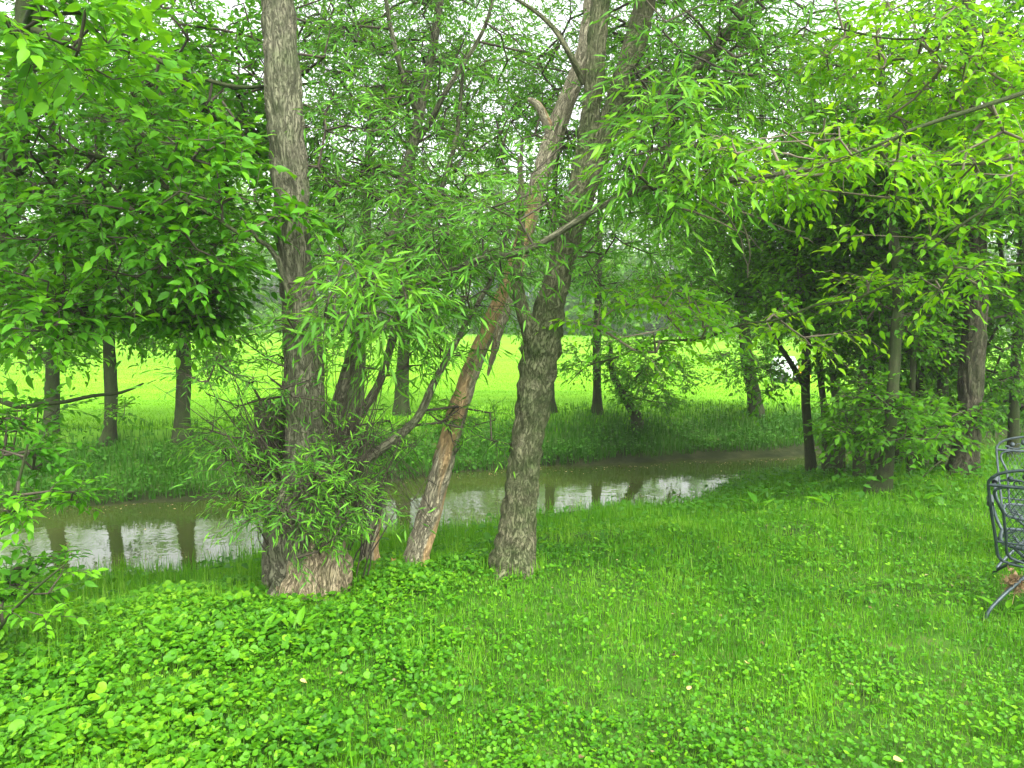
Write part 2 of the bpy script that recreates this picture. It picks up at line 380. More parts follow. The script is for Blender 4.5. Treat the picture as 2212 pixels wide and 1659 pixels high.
# ------------------------------------------------------------------ trees
def grow(stem_pts, targets, wob=.18, seg=.22):
    """joins every target to the nearest node of the growing branch net"""
    pos = [np.asarray(stem_pts, float)]; allp = pos[0].copy(); cap = len(allp)
    buf = np.zeros((cap + len(targets) * 40, 3)); buf[:cap] = allp; cnt = cap
    par = list(range(-1, -cap - 1, -1)); tips = []
    d0 = np.array([np.min(np.sum((allp - t) ** 2, 1)) for t in targets]) if len(targets) else []
    for ti in np.argsort(d0):
        t = targets[ti]; dv = buf[:cnt] - t; dist = np.sqrt((dv ** 2).sum(1)) + .35 * np.maximum(dv[:, 2], 0)
        k = int(np.argmin(dist)); A = buf[k].copy(); L = np.linalg.norm(t - A); m = max(1, min(38, int(L / seg)))
        side = unit(rng.normal(size=3)); last = k
        for s in range(1, m + 1):
            f = s / m; q = A + (t - A) * f + side * math.sin(f * math.pi) * L * wob * .6 + rng.normal(size=3) * .012 * min(L, 1) * (s < m)
            q[2] += math.sin(f * math.pi) * L * .07
            if cnt >= len(buf): break
            buf[cnt] = q; par.append(last); last = cnt; cnt += 1
        tips.append((last, ti))
    par = np.array(par); w8 = np.ones(cnt) * 0
    for l, _ in tips: w8[l] += 1
    for i in range(cnt - 1, cap - 1, -1):
        if par[i] >= 0: w8[par[i]] += w8[i]
    return buf[:cnt], par, w8, cap, [l for l, _ in tips]

def in_ellipsoid(c, r, n, gap=.42, gs=1.4, seed=0):
    out = []; c = np.asarray(c, float); r = np.asarray(r, float); tot = 0
    while tot < n:
        q = rng.uniform(-1, 1, (n * 4, 3)); q = q[(q ** 2).sum(1) < 1]
        q = c + q * r; q = q[vnoise(q * gs, seed) > gap]; out.append(q); tot += len(q)
        if len(out) > 30: break
    return np.vstack(out)[:n]

def foliage(aL, aT, tips, ctr, k=5, tlen=.28, nl=7, size=.09, tpl=OVATE, droop=.25, up=.9, tone=(.15, .7), wscale=1., hang=0., twig_r=.0022, sticks_on=True):
    n = len(tips)
    if n == 0: return
    base = np.repeat(tips, k, 0); o = unit(base - ctr + rng.normal(size=base.shape) * .01)
    d = unit(.55 * o * np.array([1, 1, .4]) + unit(rng.normal(size=base.shape)) * np.array([1, 1, .55]) + np.array([0, 0, .12 - hang]))
    L = tlen * rng.uniform(.5, 1.3, n * k)
    if sticks_on:
        mid = base + d * L[:, None] * .55 - np.array([0, 0, 1.]) * (droop * .3 * L * .3)[:, None]
        end = base + d * L[:, None] - np.array([0, 0, 1.]) * (droop * L)[:, None]
        sticks(aT, base, mid, twig_r, twig_r * .7, 3); sticks(aT, mid, end, twig_r * .7, twig_r * .35, 3)
    s = np.tile((np.arange(nl) + 1.0) / nl, n * k); s = s + rng.uniform(-.3, .3, len(s)) / nl
    D = np.repeat(d, nl, 0); B = np.repeat(base, nl, 0); LL = np.repeat(L, nl)
    pos = B + D * (LL * s)[:, None] - np.array([0, 0, 1.]) * (droop * LL * s * s)[:, None]
    sd = unit(np.cross(D, np.array([0, 0, 1.])) + 1e-6); alt = np.where(np.arange(len(s)) % 2 == 0, 1, -1)[:, None]
    ld = unit(D * .7 + sd * alt * .8 * (1.15 - s[:, None] * .8) + rng.normal(size=D.shape) * .28 - np.array([0, 0, 1.]) * (droop + hang) * .9)
    nr = unit(np.array([0, 0, 1.]) * up + rng.normal(size=D.shape) * .42)
    tone_c = np.repeat(rng.uniform(tone[0], tone[1], n), k * nl)
    rnd = np.clip(tone_c + rng.normal(size=len(s)) * .12 + .18 * (s > .9), 0, 1)
    leaves(aL, pos, ld, nr, size * rng.uniform(.55, 1.2, len(s)), tpl, rnd, wscale)

def build_tree(name, label, cat, loc, stems, crowns, leafmat, barkmat, tw='twig', group=None, tsides=5, rscale=1.0, rcap=.009, trunk_kw=None, extra=None):
    """stems: list of (points with radius, kwargs); crowns: (centre, radii, count, foliage kwargs)"""
    root = thing(name, label, cat, loc, group)
    aT, aB, aL = Acc(), Acc(), Acc(); sp = []
    for st in stems:
        pts, kw = st if isinstance(st, tuple) else (st, {})
        k = dict(step=.06, sides=18, rough=.10, seed=int(rng.integers(1000))); k.update(trunk_kw or {}); k.update(kw)
        low = k.pop('low', False); path, r = trunk(aT, pts, **k); q = path[::max(1, int(.15 / k['step']))]
        sp.append(q if low else q[q[:, 2] > loc[2] + .5])
    sp = np.vstack(sp)
    for cr in crowns:
        c, r, n, kw = cr; kw = dict(kw); gap = kw.pop('gap', .42); gs = kw.pop('gs', 1.4)
        T = in_ellipsoid(c, r, n, gap, gs, int(rng.integers(99)))
        T = T[T[:, 2] > ground_z(T[:, 0], T[:, 1]) + .25]
        thick = kw.pop('thick', 1.0)
        buf, par, w8, cap, tips = grow(sp, T)
        i = np.arange(cap, len(buf)); pa = par[i]
        rad = lambda q: rscale * thick * (.0016 + .0021 * np.sqrt(q))
        pr = np.where(pa >= cap, w8[np.maximum(pa, 0)], w8[i]); sticks(aB, buf[pa], buf[i], np.minimum(rad(pr), rcap), np.minimum(rad(w8[i]), rcap), tsides)
        foliage(aL, aB, buf[tips], np.asarray(c), **kw)
    if extra: extra(aB)
    aT.build('trunk', M[barkmat], root); aB.build('branches', M[tw], root); aL.build('crown', M[leafmat], root)
    return root

def stem(rows, off=0.0):
    """rows: (px, py, width_px, depth) -> x, y, z, radius"""
    out = []
    for px, py, wp, d in rows: out.append([*P(px, py, d), wp * d / F_PX / 2])
    return np.array(out)

def to_ground(rows):
    s = stem(rows); p = s[0].copy(); p[2] = float(ground_z(p[0], p[1])) - .06
    if p[2] < s[0][2] - .02: s = np.vstack([p, s])
    else: s[0][2] = min(s[0][2], p[2])
    return s

def E(px, py, d, wx, ry, hy, n, **kw):
    """crown lobe centred at a pixel, half width wx and half height hy in pixels, ry metres deep"""
    return (P(px, py, d), np.array([wx * d / F_PX, ry, hy * d / F_PX]), n, kw)

def W(x, y, z, rx, ry, rz, n, **kw): return (np.array([x, y, z], float), np.array([rx, ry, rz], float), n, kw)

# --- big willow, left of the middle
LW = dict(tpl=NARROW, size=.088, k=4, nl=7, tlen=.34, droop=.3, hang=.02, up=.5)
LWs = dict(LW); LWs.update(size=.105, hang=.12, wscale=1.2, tone=(.35, .95))
w_main = to_ground([(662, 1262, 150, 4.72), (655, 1190, 140, 4.74), (655, 1100, 118, 4.77), (664, 1000, 98, 4.8), (661, 900, 87, 4.8), (657, 800, 84, 4.8), (650, 700, 80, 4.82),
                    (640, 600, 73, 4.85), (632, 500, 72, 4.87), (627, 400, 76, 4.9), (618, 300, 74, 4.9), (612, 200, 75, 4.95), (606, 100, 73, 5), (601, 0, 68, 5.05), (590, -250, 62, 5.1), (600, -700, 50, 5.3), (560, -1200, 34, 5.6), (590, -1600, 18, 5.8)])
w_left = to_ground([(604, 1240, 80, 4.95), (600, 1150, 62, 4.98), (592, 1060, 55, 5.0), (586, 960, 66, 5.02), (584, 873, 70, 5.03)])
w_r1 = to_ground([(706, 1225, 70, 4.95), (700, 1100, 60, 5.0), (712, 960, 46, 5.1), (738, 850, 32, 5.25), (772, 730, 26, 5.4), (812, 610, 25, 5.55), (842, 520, 24, 5.6), (868, 400, 26, 5.7), (893, 310, 22, 5.75), (912, 220, 20, 5.8), (932, 120, 18, 5.9), (950, 0, 16, 6), (965, -200, 14, 6.1), (990, -500, 9, 6.2)])
w_r1b = stem([(893, 315, 15, 5.75), (930, 262, 13, 5.7), (962, 200, 12, 5.6), (1010, 125, 10, 5.6), (1050, 50, 8, 5.6), (1080, -60, 7, 5.6)])
w_r2 = stem([(700, 1050, 40, 4.98), (760, 1010, 27, 5.0), (835, 962, 21, 5.0), (900, 905, 18, 5.0), (936, 830, 17, 5.05), (968, 770, 14, 5.1), (1012, 690, 12, 5.2), (1060, 605, 10, 5.3), (1090, 520, 9, 5.4), (1120, 420, 8, 5.4), (1128, 300, 7, 5.4)])
w_r3 = stem([(712, 980, 34, 5.1), (770, 905, 22, 5.3), (818, 830, 20, 5.4), (846, 740, 18, 5.5), (870, 650, 15, 5.6), (905, 540, 13, 5.6), (950, 420, 10, 5.7), (985, 300, 9, 5.7), (1000, 160, 7, 5.7)])
w_long = stem([(800, 650, 13, 5.4), (880, 622, 13, 5.1), (944, 598, 14, 4.9), (1040, 560, 14, 4.7), (1144, 538, 14, 4.5), (1300, 445, 13, 4.4), (1400, 404, 12, 4.35), (1509, 396, 11, 4.3), (1640, 383, 10, 4.2), (1760, 362, 9, 4.15), (1841, 356, 8, 4.1), (1960, 357, 7, 4.0), (2124, 352, 6, 3.9), (2230, 330, 5, 3.85)])
w_up = stem([(905, 255, 12, 5.8), (870, 160, 11, 5.6), (840, 40, 9, 5.5), (820, -120, 8, 5.4)])
w_lft = stem([(650, 740, 20, 4.82), (600, 560, 12, 4.6), (560, 520, 9, 4.5), (520, 470, 7, 4.4)])

def willow_extra(aB):
    # shoots crowding round the foot of the trunk and twigs pressed against the bark
    n = 150; a = rng.uniform(-1.0, 4.1, n); b0 = np.stack([-1.28 + np.cos(a) * rng.uniform(.16, .34, n), 4.82 + .2 * np.sin(a), rng.uniform(.0, .9, n)], 1)
    b0[:, 2] = np.maximum(b0[:, 2], ground_z(b0[:, 0], b0[:, 1]) - .02)
    d = unit(np.stack([np.cos(a) * .35, .2 * np.sin(a) - .12, np.ones(n)], 1) + rng.normal(size=(n, 3)) * .16)
    L = rng.uniform(.3, 1.1, n); p = b0
    for i in range(5):
        q = p + d * (L / 5)[:, None]; sticks(aB, p, q, .0055 * (1 - i / 6.5), .0055 * (1 - (i + 1) / 6.5), 4); p = q
        d = unit(d + rng.normal(size=d.shape) * .16 + np.array([0, 0, -.05]) * (i > 2))
    # thin dead runners arching down to the water
    for i in range(26):
        s0 = P(rng.uniform(700, 800), rng.uniform(900, 1060), 4.9); e0 = P(rng.uniform(800, 960), rng.uniform(1030, 1150), rng.uniform(4.9, 5.6))
        m = (s0 + e0) / 2 + np.array([rng.uniform(-.05, .1), 0, rng.uniform(.05, .22)])
        q = smooth_path(np.hstack([np.array([s0, m, e0]), np.zeros((3, 1))]), .06)[:, :3]; sticks(aB, q[:-1], q[1:], .003, .0022, 3)

SK = dict(LW); SK.update(size=.068, k=4, nl=7, tlen=.22, hang=-.1, tone=(.1, .8))
build_tree('willow_tree', 'tall furrowed willow with a wide shoot-covered foot, left of the leaning dead trunk', 'willow tree', (-1.3, 4.75, 0),
    [(w_main, dict(step=.018, sides=104, rough=.20, freq=(9, 1.6), lobes=(5, .28), low=True)), (w_left, dict(step=.03, sides=40, rough=.16, low=True, jag=.03, lobes=(4, .2))),
     (w_r1, dict(step=.035, sides=30, low=True, lobes=(4, .2))), w_r1b, (w_r2, dict(low=True)), (w_r3, dict(low=True)), w_long, w_up, w_lft],
    [E(800, 640, 4.4, 130, .4, 90, 34, **LWs), E(860, 700, 5.3, 190, .5, 150, 60, gap=.5, **LW),
     E(650, 800, 4.6, 90, .3, 160, 26, **SK), E(530, 930, 4.8, 90, .4, 130, 30, **SK), E(520, 800, 4.8, 110, .5, 80, 16, **SK),
     E(670, 1060, 4.4, 100, .22, 160, 62, **SK), E(545, 1040, 4.8, 55, .3, 130, 24, **SK), E(780, 985, 4.9, 110, .4, 80, 30, **SK), E(900, 900, 5.2, 110, .4, 120, 20, gap=.5, **SK),
     E(1040, 940, 5.3, 90, .3, 90, 12, gap=.5, **SK), E(790, 1100, 4.7, 60, .3, 50, 14, **SK),
     E(850, 430, 5.7, 200, 1.0, 230, 170, gap=.42, gs=1.8, **LW), E(1050, 330, 6.0, 220, .9, 260, 170, gap=.42, gs=1.8, **LW), E(960, 40, 6.4, 360, 1.0, 180, 260, gap=.40, gs=1.8, **LW),
     E(1010, 560, 5.0, 150, .6, 130, 70, **LW), E(1230, 430, 4.5, 170, .45, 120, 12, **LW), E(1460, 330, 4.4, 120, .5, 150, 50, **LWs), E(1330, 180, 5.9, 220, .6, 220, 110, **LW),
     E(1480, 120, 4.9, 160, .7, 170, 80, **LW), E(740, 200, 5.9, 110, .7, 230, 90, gap=.5, **LW),
     W(-1.6, 5.6, 5.6, 2.2, 2.0, 1.1, 70, **LW), W(.4, 5.8, 5.8, 2.2, 2.0, 1.1, 70, **LW)],
    'leaf_willow', 'bark_willow', extra=willow_extra)

# --- bare, pale wood of the willow's torn foot
def willow_foot():
    root = bpy.data.objects['willow_tree']; a = Acc()
    for k, (px, py, wp, top, d) in enumerate([(632, 1276, 44, 1205, 4.50), (668, 1262, 50, 1185, 4.50), (706, 1242, 52, 1165, 4.56), (738, 1232, 36, 1200, 4.66), (606, 1272, 26, 1225, 4.58)]):
        s = to_ground([(px, py, wp * 1.25, d), (px + 8, (py + top) / 2, wp, d + .05), (px + 2, top, wp * .7, d + .10), (px - 6, top - 50, wp * .45, d + .17)])
        trunk(a, s, step=.012, sides=36, rough=.30, freq=(9, 1.6), seed=40 + k, cap=True)
    o = a.build('bare_root', M['bark_pale'], root); o['label'] = 'pale barkless root wood at the foot of the willow'
willow_foot()

# --- leaning dead trunk
dead = to_ground([(900, 1205, 59, 5.4), (912, 1160, 54, 5.4), (930, 1100, 50, 5.4), (957, 1000, 45, 5.4), (985, 900, 41, 5.4), (1018, 800, 40, 5.42), (1060, 700, 38, 5.45), (1100, 610, 36, 5.45), (1130, 520, 34, 5.45),
                  (1153, 430, 38, 5.45), (1185, 330, 40, 5.5), (1218, 230, 40, 5.55), (1255, 140, 38, 5.6), (1275, 40, 34, 5.7), (1290, -150, 27, 5.9), (1310, -400, 14, 6)])
dead_l = stem([(1195, 300, 22, 5.5), (1178, 258, 20, 5.5), (1160, 225, 17, 5.5), (1140, 214, 9, 5.5)])
dead_b = stem([(1108, 600, 22, 5.4), (1100, 650, 24, 5.36), (1080, 710, 20, 5.33), (1066, 765, 14, 5.32), (1056, 800, 6, 5.32)])
build_tree('dead_tree', 'leaning dead trunk with orange torn wood, between the willow and the forked tree', 'dead tree', dead[0][:3],
    [(dead, dict(step=.018, sides=72, rough=.24, freq=(10, 1.5), lobes=(5, .10), low=True)), (dead_l, dict(rough=.15)), (dead_b, dict(step=.02, sides=26, rough=.35, jag=.05, low=True))],
    [], 'leaf_willow', 'bark_dead')

# --- forked tree
tw_main = to_ground([(1108, 1226, 112, 5.05), (1111, 1190, 92, 5.05), (1118, 1120, 80, 5.05), (1127, 1060, 73, 5.05), (1133, 1000, 70, 5.05), (1143, 930, 74, 5.05), (1153, 860, 82, 5.05), (1163, 790, 86, 5.05), (1172, 730, 84, 5.05), (1183, 680, 72, 5.05),
                     (1197, 630, 60, 5.05), (1216, 560, 54, 5.05), (1238, 470, 52, 5.05), (1256, 400, 52, 5.05), (1266, 320, 46, 5.1), (1276, 240, 42, 5.1), (1285, 150, 40, 5.1), (1292, 60, 38, 5.15), (1305, -100, 34, 5.2), (1330, -500, 24, 5.3), (1350, -1000, 12, 5.4)])
tw_r = stem([(1250, 470, 40, 5.1), (1278, 370, 46, 5.1), (1312, 280, 46, 5.1), (1342, 190, 46, 5.1), (1370, 100, 46, 5.1), (1394, 0, 42, 5.1), (1440, -250, 34, 5.2), (1500, -600, 24, 5.3), (1560, -1000, 12, 5.4)])
tw_l = stem([(1160, 770, 48, 5.02), (1146, 720, 40, 5.0), (1128, 665, 31, 5.0), (1117, 620, 27, 5.0), (1115, 580, 22, 5.0), (1124, 520, 17, 5.0), (1128, 440, 13, 5.0), (1122, 340, 10, 5.0)])
tw_h = stem([(1262, 180, 16, 5.1), (1232, 120, 13, 5.0), (1195, 60, 10, 5.0), (1150, 20, 8, 5.0), (1100, -10, 6, 5.0)])
tw_s = stem([(1350, 260, 30, 5.1), (1440, 200, 24, 5.0), (1520, 130, 22, 5.0), (1580, 60, 20, 5.0), (1620, -30, 16, 5.0), (1680, -200, 12, 5)])
LO = dict(tpl=OVATE, size=.085, k=5, nl=6, tlen=.26)
build_tree('forked_tree', 'mossy forked tree with ridged bark, right of the leaning dead trunk', 'tree', tw_main[0][:3],
    [(tw_main, dict(step=.016, sides=96, rough=.22, freq=(12, 2.6), lobes=(5, .10), low=True)), (tw_r, dict(step=.04, sides=30)), (tw_l, dict(step=.025, sides=36, rough=.15, low=True)), tw_h, tw_s],
    [E(1600, 120, 5.4, 190, .9, 200, 120, **LW), E(1420, 40, 5.5, 130, .9, 140, 60, gap=.5, **LW), W(1.4, 5.6, 5.4, 1.8, 1.9, .9, 50, **LW), W(2.2, 4.2, 5.0, 1.3, 1.4, .6, 24, **LW),
     W(0.6, 5.2, 7.0, 2.4, 2.4, 1.3, 50, **LW), E(1330, 560, 4.9, 90, .4, 90, 12, **LW), E(1120, 480, 4.8, 90, .4, 130, 6, **LW)], 'leaf_willow', 'bark_twin')

# --- near tree at the left edge
l_main = to_ground([(-75, 1180, 90, 5.2), (-58, 900, 70, 5.2), (-30, 650, 64, 5.2), (-2, 500, 60, 5.2), (18, 400, 58, 5.2), (32, 280, 56, 5.2), (46, 160, 54, 5.2), (58, 60, 50, 5.2), (70, -60, 46, 5.2), (90, -400, 36, 5.3), (110, -900, 20, 5.4)])
l_b1 = stem([(60, 60, 22, 5.2), (130, 85, 14, 5.1), (210, 95, 12, 5.0), (310, 118, 11, 4.9), (400, 155, 10, 4.8), (500, 186, 8, 4.75), (590, 186, 7, 5.3), (690, 178, 4, 5.4)])
l_b2 = stem([(8, 560, 24, 5.2), (60, 690, 14, 4.9), (140, 700, 12, 4.7), (300, 680, 9, 4.5), (430, 640, 7, 4.4)])
l_b3 = stem([(-50, 800, 26, 5.2), (-25, 850, 13, 5.0), (40, 878, 11, 4.9), (90, 872, 10, 4.85), (140, 868, 9, 4.8), (200, 855, 8, 4.75), (262, 848, 7, 4.7), (310, 828, 4, 4.7)])
l_b4 = stem([(20, 380, 22, 5.2), (120, 330, 14, 4.8), (250, 350, 12, 4.5), (400, 430, 9, 4.3), (540, 520, 7, 4.2)])
l_b5 = stem([(50, 120, 26, 5.2), (60, 40, 14, 4.4), (90, -20, 12, 3.8), (140, -30, 9, 3.4)])
LL = dict(tpl=OVATE, size=.086, k=3, nl=7, tlen=.32, droop=.2)
LLf = dict(LL); LLf.update(size=.074)
build_tree('ash_tree', 'broad leaved tree with a mossy trunk at the left edge of the lawn', 'tree', l_main[0][:3],
    [(l_main, dict(step=.03, sides=40, rough=.16, freq=(8, 2), lobes=(4, .2), low=True)), l_b1, (l_b2, dict(low=True)), (l_b3, dict(low=True)), l_b4, l_b5],
    [E(110, 60, 3.5, 150, .5, 90, 34, **{**LL, 'tone': (.5, 1), 'size': .10}), E(120, 330, 4.9, 170, .7, 200, 90, **LLf), E(330, 330, 5.2, 230, .9, 200, 170, gap=.36, **LLf), E(260, 540, 4.7, 290, .8, 160, 200, gap=.33, **LLf),
     E(460, 470, 4.5, 120, .5, 190, 60, gap=.33, **LL), E(330, 130, 6.2, 330, 1.0, 150, 190, gap=.45, gs=1.9, **LLf), E(520, 230, 5.8, 110, .8, 230, 110, gap=.42, **LLf), E(640, 560, 4.4, 70, .25, 60, 6, **LL), E(620, 440, 4.5, 50, .25, 50, 7, **LL),
     E(120, 690, 4.3, 160, .5, 60, 50, **{**LL, 'tone': (.3, .95)}), E(400, 710, 4.4, 160, .45, 75, 46, **{**LL, 'tone': (.2, .75)}), E(60, 900, 5.5, 60, .3, 30, 6, **LLf),
     W(-3.2, 4.2, 4.9, 2.2, 2.2, .9, 60, **LL), W(-3.4, 5.5, 7.0, 2.4, 2.4, 1.4, 60, **LL)],
    'leaf_left', 'bark_thin')

# --- sapling at the lower left
sp0 = to_ground([(-60, 1400, 14, 3.6), (-30, 1250, 11, 3.6), (10, 1120, 9, 3.6), (40, 1040, 7, 3.6), (60, 960, 5, 3.6)])
sp1 = to_ground([(-40, 1420, 12, 3.5), (20, 1330, 8, 3.4), (90, 1260, 6, 3.3), (140, 1220, 4, 3.3)])
LS = dict(tpl=OVATE, size=.062, k=4, nl=7, tlen=.20, droop=.15, up=1.3)
build_tree('ash_sapling', 'leafy sapling hanging over the creek edge at the lower left', 'sapling', sp0[0][:3],
    [(sp0, dict(sides=8, low=True)), (sp1, dict(sides=8, low=True))],
    [E(110, 1080, 3.6, 90, .25, 40, 11, **{**LS, 'tone': (.3, .8)}), E(40, 1190, 3.6, 80, .3, 90, 16, **LS), E(60, 1290, 3.5, 90, .25, 45, 9, **{**LS, 'tone': (.5, 1)}), E(30, 960, 3.8, 70, .3, 70, 22, **{**LS, 'tone': (0, .3)})],
    'leaf_left', 'bark_thin')

# --- tree off to the right whose branches reach over the lawn
rt = np.array([[4.6, 4.6, -.08, .17], [4.55, 4.6, .8, .14], [4.5, 4.55, 1.8, .13], [4.45, 4.5, 2.6, .12], [4.3, 4.4, 3.6, .11], [4.2, 4.3, 5.2, .09], [4.2, 4.2, 7.4, .04]])
def from_trunk(z, rows):
    s = stem(rows); x = np.interp(z, rt[:, 2], rt[:, 0]); y = np.interp(z, rt[:, 2], rt[:, 1]); return np.vstack([[x, y, z, s[0][3] * 1.5], s])
rb1 = from_trunk(3.0, [(2330, 150, 14, 4.0), (2212, 200, 11, 3.8), (1993, 272, 8, 3.7), (1917, 304, 6, 3.6), (1840, 335, 4, 3.6)])
rb2 = from_trunk(2.0, [(2340, 520, 9, 4.4), (2212, 568, 7, 4.4), (2120, 572, 6, 4.45), (2020, 605, 6, 4.5), (1930, 612, 5, 4.55), (1842, 648, 5, 4.6), (1760, 660, 4.5, 4.65), (1682, 690, 5, 4.7), (1600, 702, 5, 4.75), (1515, 732, 6, 4.8), (1420, 738, 5, 4.85), (1333, 772, 4.5, 4.9), (1270, 790, 3, 4.95), (1227, 829, 2, 5.0)])
rb3 = from_trunk(3.3, [(2300, 100, 8, 4.6), (2150, 70, 5, 4.5), (1950, 85, 4, 4.5), (1800, 60, 3, 4.4)])
rb4 = from_trunk(2.5, [(2350, 350, 12, 4.2), (2240, 400, 9, 4.0), (2100, 470, 6, 3.9), (2010, 540, 4, 3.9)])
LR = dict(tpl=OVATE, size=.063, k=4, nl=6, tlen=.24, droop=.4, tone=(.4, 1))
def right_extra(aB):
    for pts in [[(1505, 409), (1585, 480), (1621, 584)], [(1560, 430), (1640, 470), (1720, 500), (1760, 520)], [(1480, 335), (1640, 300), (1720, 285), (1830, 290)], [(1690, 290), (1760, 330), (1800, 370)],
                [(1520, 330), (1600, 380), (1640, 440)], [(1780, 260), (1775, 310), (1790, 390)], [(1840, 260), (1820, 330), (1812, 420)], [(1500, 320), (1560, 350), (1700, 390)], [(1650, 330), (1760, 350), (1900, 360)], [(1600, 480), (1615, 540), (1612, 600)], [(1480, 450), (1600, 500), (1650, 540)]]:
        s = stem([(x, y, 3, 4.15 + .1 * i) for i, (x, y) in enumerate(pts)]); q = smooth_path(s, .05)[:, :3] + rng.normal(size=(1, 3)) * .01
        q = q + rng.normal(size=q.shape) * .004; n = len(q); r = np.linspace(.0065, .0022, n); sticks(aB, q[:-1], q[1:], r[:-1], r[1:], 5)
build_tree('elm_tree', 'bright leaved tree reaching in over the lawn from the right edge', 'tree', (4.6, 4.6, 0),
    [(rt, dict(sides=24)), rb1, rb2, rb3, rb4],
    [E(1750, 340, 4.0, 230, .4, 60, 34, **LR), E(1640, 380, 4.2, 110, .3, 50, 14, **LR), E(1980, 120, 4.5, 230, .5, 100, 70, **LR), E(2060, 230, 4.3, 170, .4, 110, 55, **LR), E(1860, 410, 4.1, 130, .3, 40, 6, **LR),
     E(2140, 340, 3.8, 110, .4, 70, 18, **LR), E(1700, 700, 4.6, 150, .35, 60, 9, **LR), E(1380, 700, 4.9, 160, .4, 90, 40, **{**LR, 'tone': (.1, .7)}), E(2090, 600, 4.2, 90, .3, 60, 8, **LR), E(1880, 620, 4.5, 110, .35, 50, 8, **LR), E(1990, 480, 4.2, 150, .4, 40, 5, **LR),
     W(3.2, 4.0, 4.6, 2.0, 2.0, .8, 50, **LR), W(3.8, 4.6, 6.2, 2.0, 2.0, 1.2, 40, **LR)],
    'leaf_bright', 'bark_thin', tw='twig_pale', extra=right_extra)

# --- thicket on the right bank
LT = dict(tpl=OVATE_LO, size=.078, k=5, nl=7, tlen=.36, sticks_on=True, twig_r=.003)
def thick(name, label, stems, crowns, bark='bark_thin', grp='trees in the thicket on the right bank', **k):
    return build_tree(name, label, 'tree', stems[0][0][:3] if isinstance(stems[0], np.ndarray) else stems[0][0][0][:3], stems, crowns, 'leaf_thick', bark, group=grp, rcap=.025, **k)
LO_ = dict(low=True)
s_big = to_ground([(2078, 1025, 66, 8.4), (2086, 980, 54, 8.4), (2093, 900, 50, 8.4), (2100, 780, 48, 8.4), (2108, 650, 44, 8.4), (2106, 500, 40, 8.4), (2100, 300, 36, 8.4), (2090, 0, 28, 8.4), (2080, -300, 14, 8.4)])
thick('thicket_tree', 'thickest grooved trunk of the right thicket, standing behind the patio chairs', [(s_big, dict(sides=72, step=.03, rough=.20, freq=(8, 1.5), lobes=(4, .2), low=True))],
    [E(2080, 250, 8.4, 240, 1.2, 280, 250, **LT), E(2140, 520, 8.8, 140, .8, 150, 100, **LT), E(2160, 700, 9.4, 100, .7, 160, 70, **LT), W(5.0, 8.0, 7.0, 2.4, 2.4, 1.8, 100, **LT)], bark='bark_dark')
s_fl = to_ground([(1895, 1062, 66, 7.45), (1903, 1045, 50, 7.45), (1912, 1010, 33, 7.45), (1920, 950, 27, 7.45), (1928, 850, 25, 7.5), (1936, 720, 23, 7.6), (1940, 600, 22, 7.7), (1925, 480, 20, 7.8), (1915, 330, 17, 7.9), (1900, 100, 12, 8)])
s_fl2 = stem([(1938, 620, 15, 7.7), (1985, 560, 14, 7.7), (2040, 470, 12, 7.8), (2080, 380, 9, 7.8)])
thick('thicket_tree', 'thicket tree with a flared bare brown foot at the lawn edge', [(s_fl, dict(sides=34, step=.03, lobes=(3, .1), low=True)), s_fl2],
    [E(1990, 200, 7.4, 230, .5, 210, 110, gap=.40, **{**LT, 'tone': (.4, 1)}), E(1900, 260, 7.8, 240, 1.0, 240, 170, gap=.46, **LT), E(1950, 560, 8.0, 150, .7, 110, 70, gap=.47, **LT), E(1985, 930, 7.3, 90, .5, 60, 30, tpl=OVATE, size=.085, k=4, nl=6, tlen=.25, tone=(.2, .7)), E(1870, 900, 7.7, 80, .5, 90, 34, **LT),
     E(1900, 700, 8.0, 110, .6, 90, 40, **LT)], bark='bark_thin')
s_th = to_ground([(1752, 1010, 26, 10.4), (1745, 930, 20, 10.4), (1740, 850, 19, 10.4), (1742, 740, 18, 10.4), (1736, 640, 17, 10.4), (1715, 560, 15, 10.4), (1690, 470, 13, 10.4), (1660, 380, 11, 10.4), (1640, 200, 8, 10.4)])
s_th2 = stem([(1741, 840, 13, 10.4), (1712, 790, 12, 10.2), (1680, 740, 9, 10), (1660, 700, 6, 9.9)])
s_th3 = stem([(1738, 660, 13, 10.4), (1735, 560, 12, 10.5), (1722, 440, 10, 10.6), (1735, 330, 8, 10.7)])
thick('thicket_tree', 'slender leaning trunk at the left end of the right thicket, standing by the water', [(s_th, LO_), (s_th2, LO_), s_th3],
    [E(1780, 520, 9.0, 130, .35, 190, 90, gap=.34, **{**LT, 'tone': (.4, 1)}), E(1640, 450, 10.4, 200, 1.2, 130, 130, gap=.42, **LT), E(1560, 560, 10.8, 200, 1.1, 110, 140, gap=.38, **LT), E(1700, 620, 10.5, 120, .8, 70, 60, gap=.46, **LT), E(1660, 800, 10.0, 40, .3, 60, 12, gap=.45, **LT), E(1620, 250, 10.8, 220, 1.2, 180, 160, gap=.42, **LT), E(1470, 400, 11.0, 120, 1, 130, 110, **LT)])
labs = ['second thin trunk from the left in the right thicket', 'dark thin trunk just left of the flared brown foot', 'thin straight trunk right of the flared brown foot', 'thin trunk close to the left of the thickest thicket trunk', 'forked thin trunk at the back of the right thicket', 'thin trunk at the far right edge of the thicket', 'backward leaning slender stem just right of the leaning waterside trunk', 'very slender stem between the flared foot and the thickest thicket trunk', 'slender stem right behind the flared brown foot', 'slender dark stem at the back left of the thickest thicket trunk']
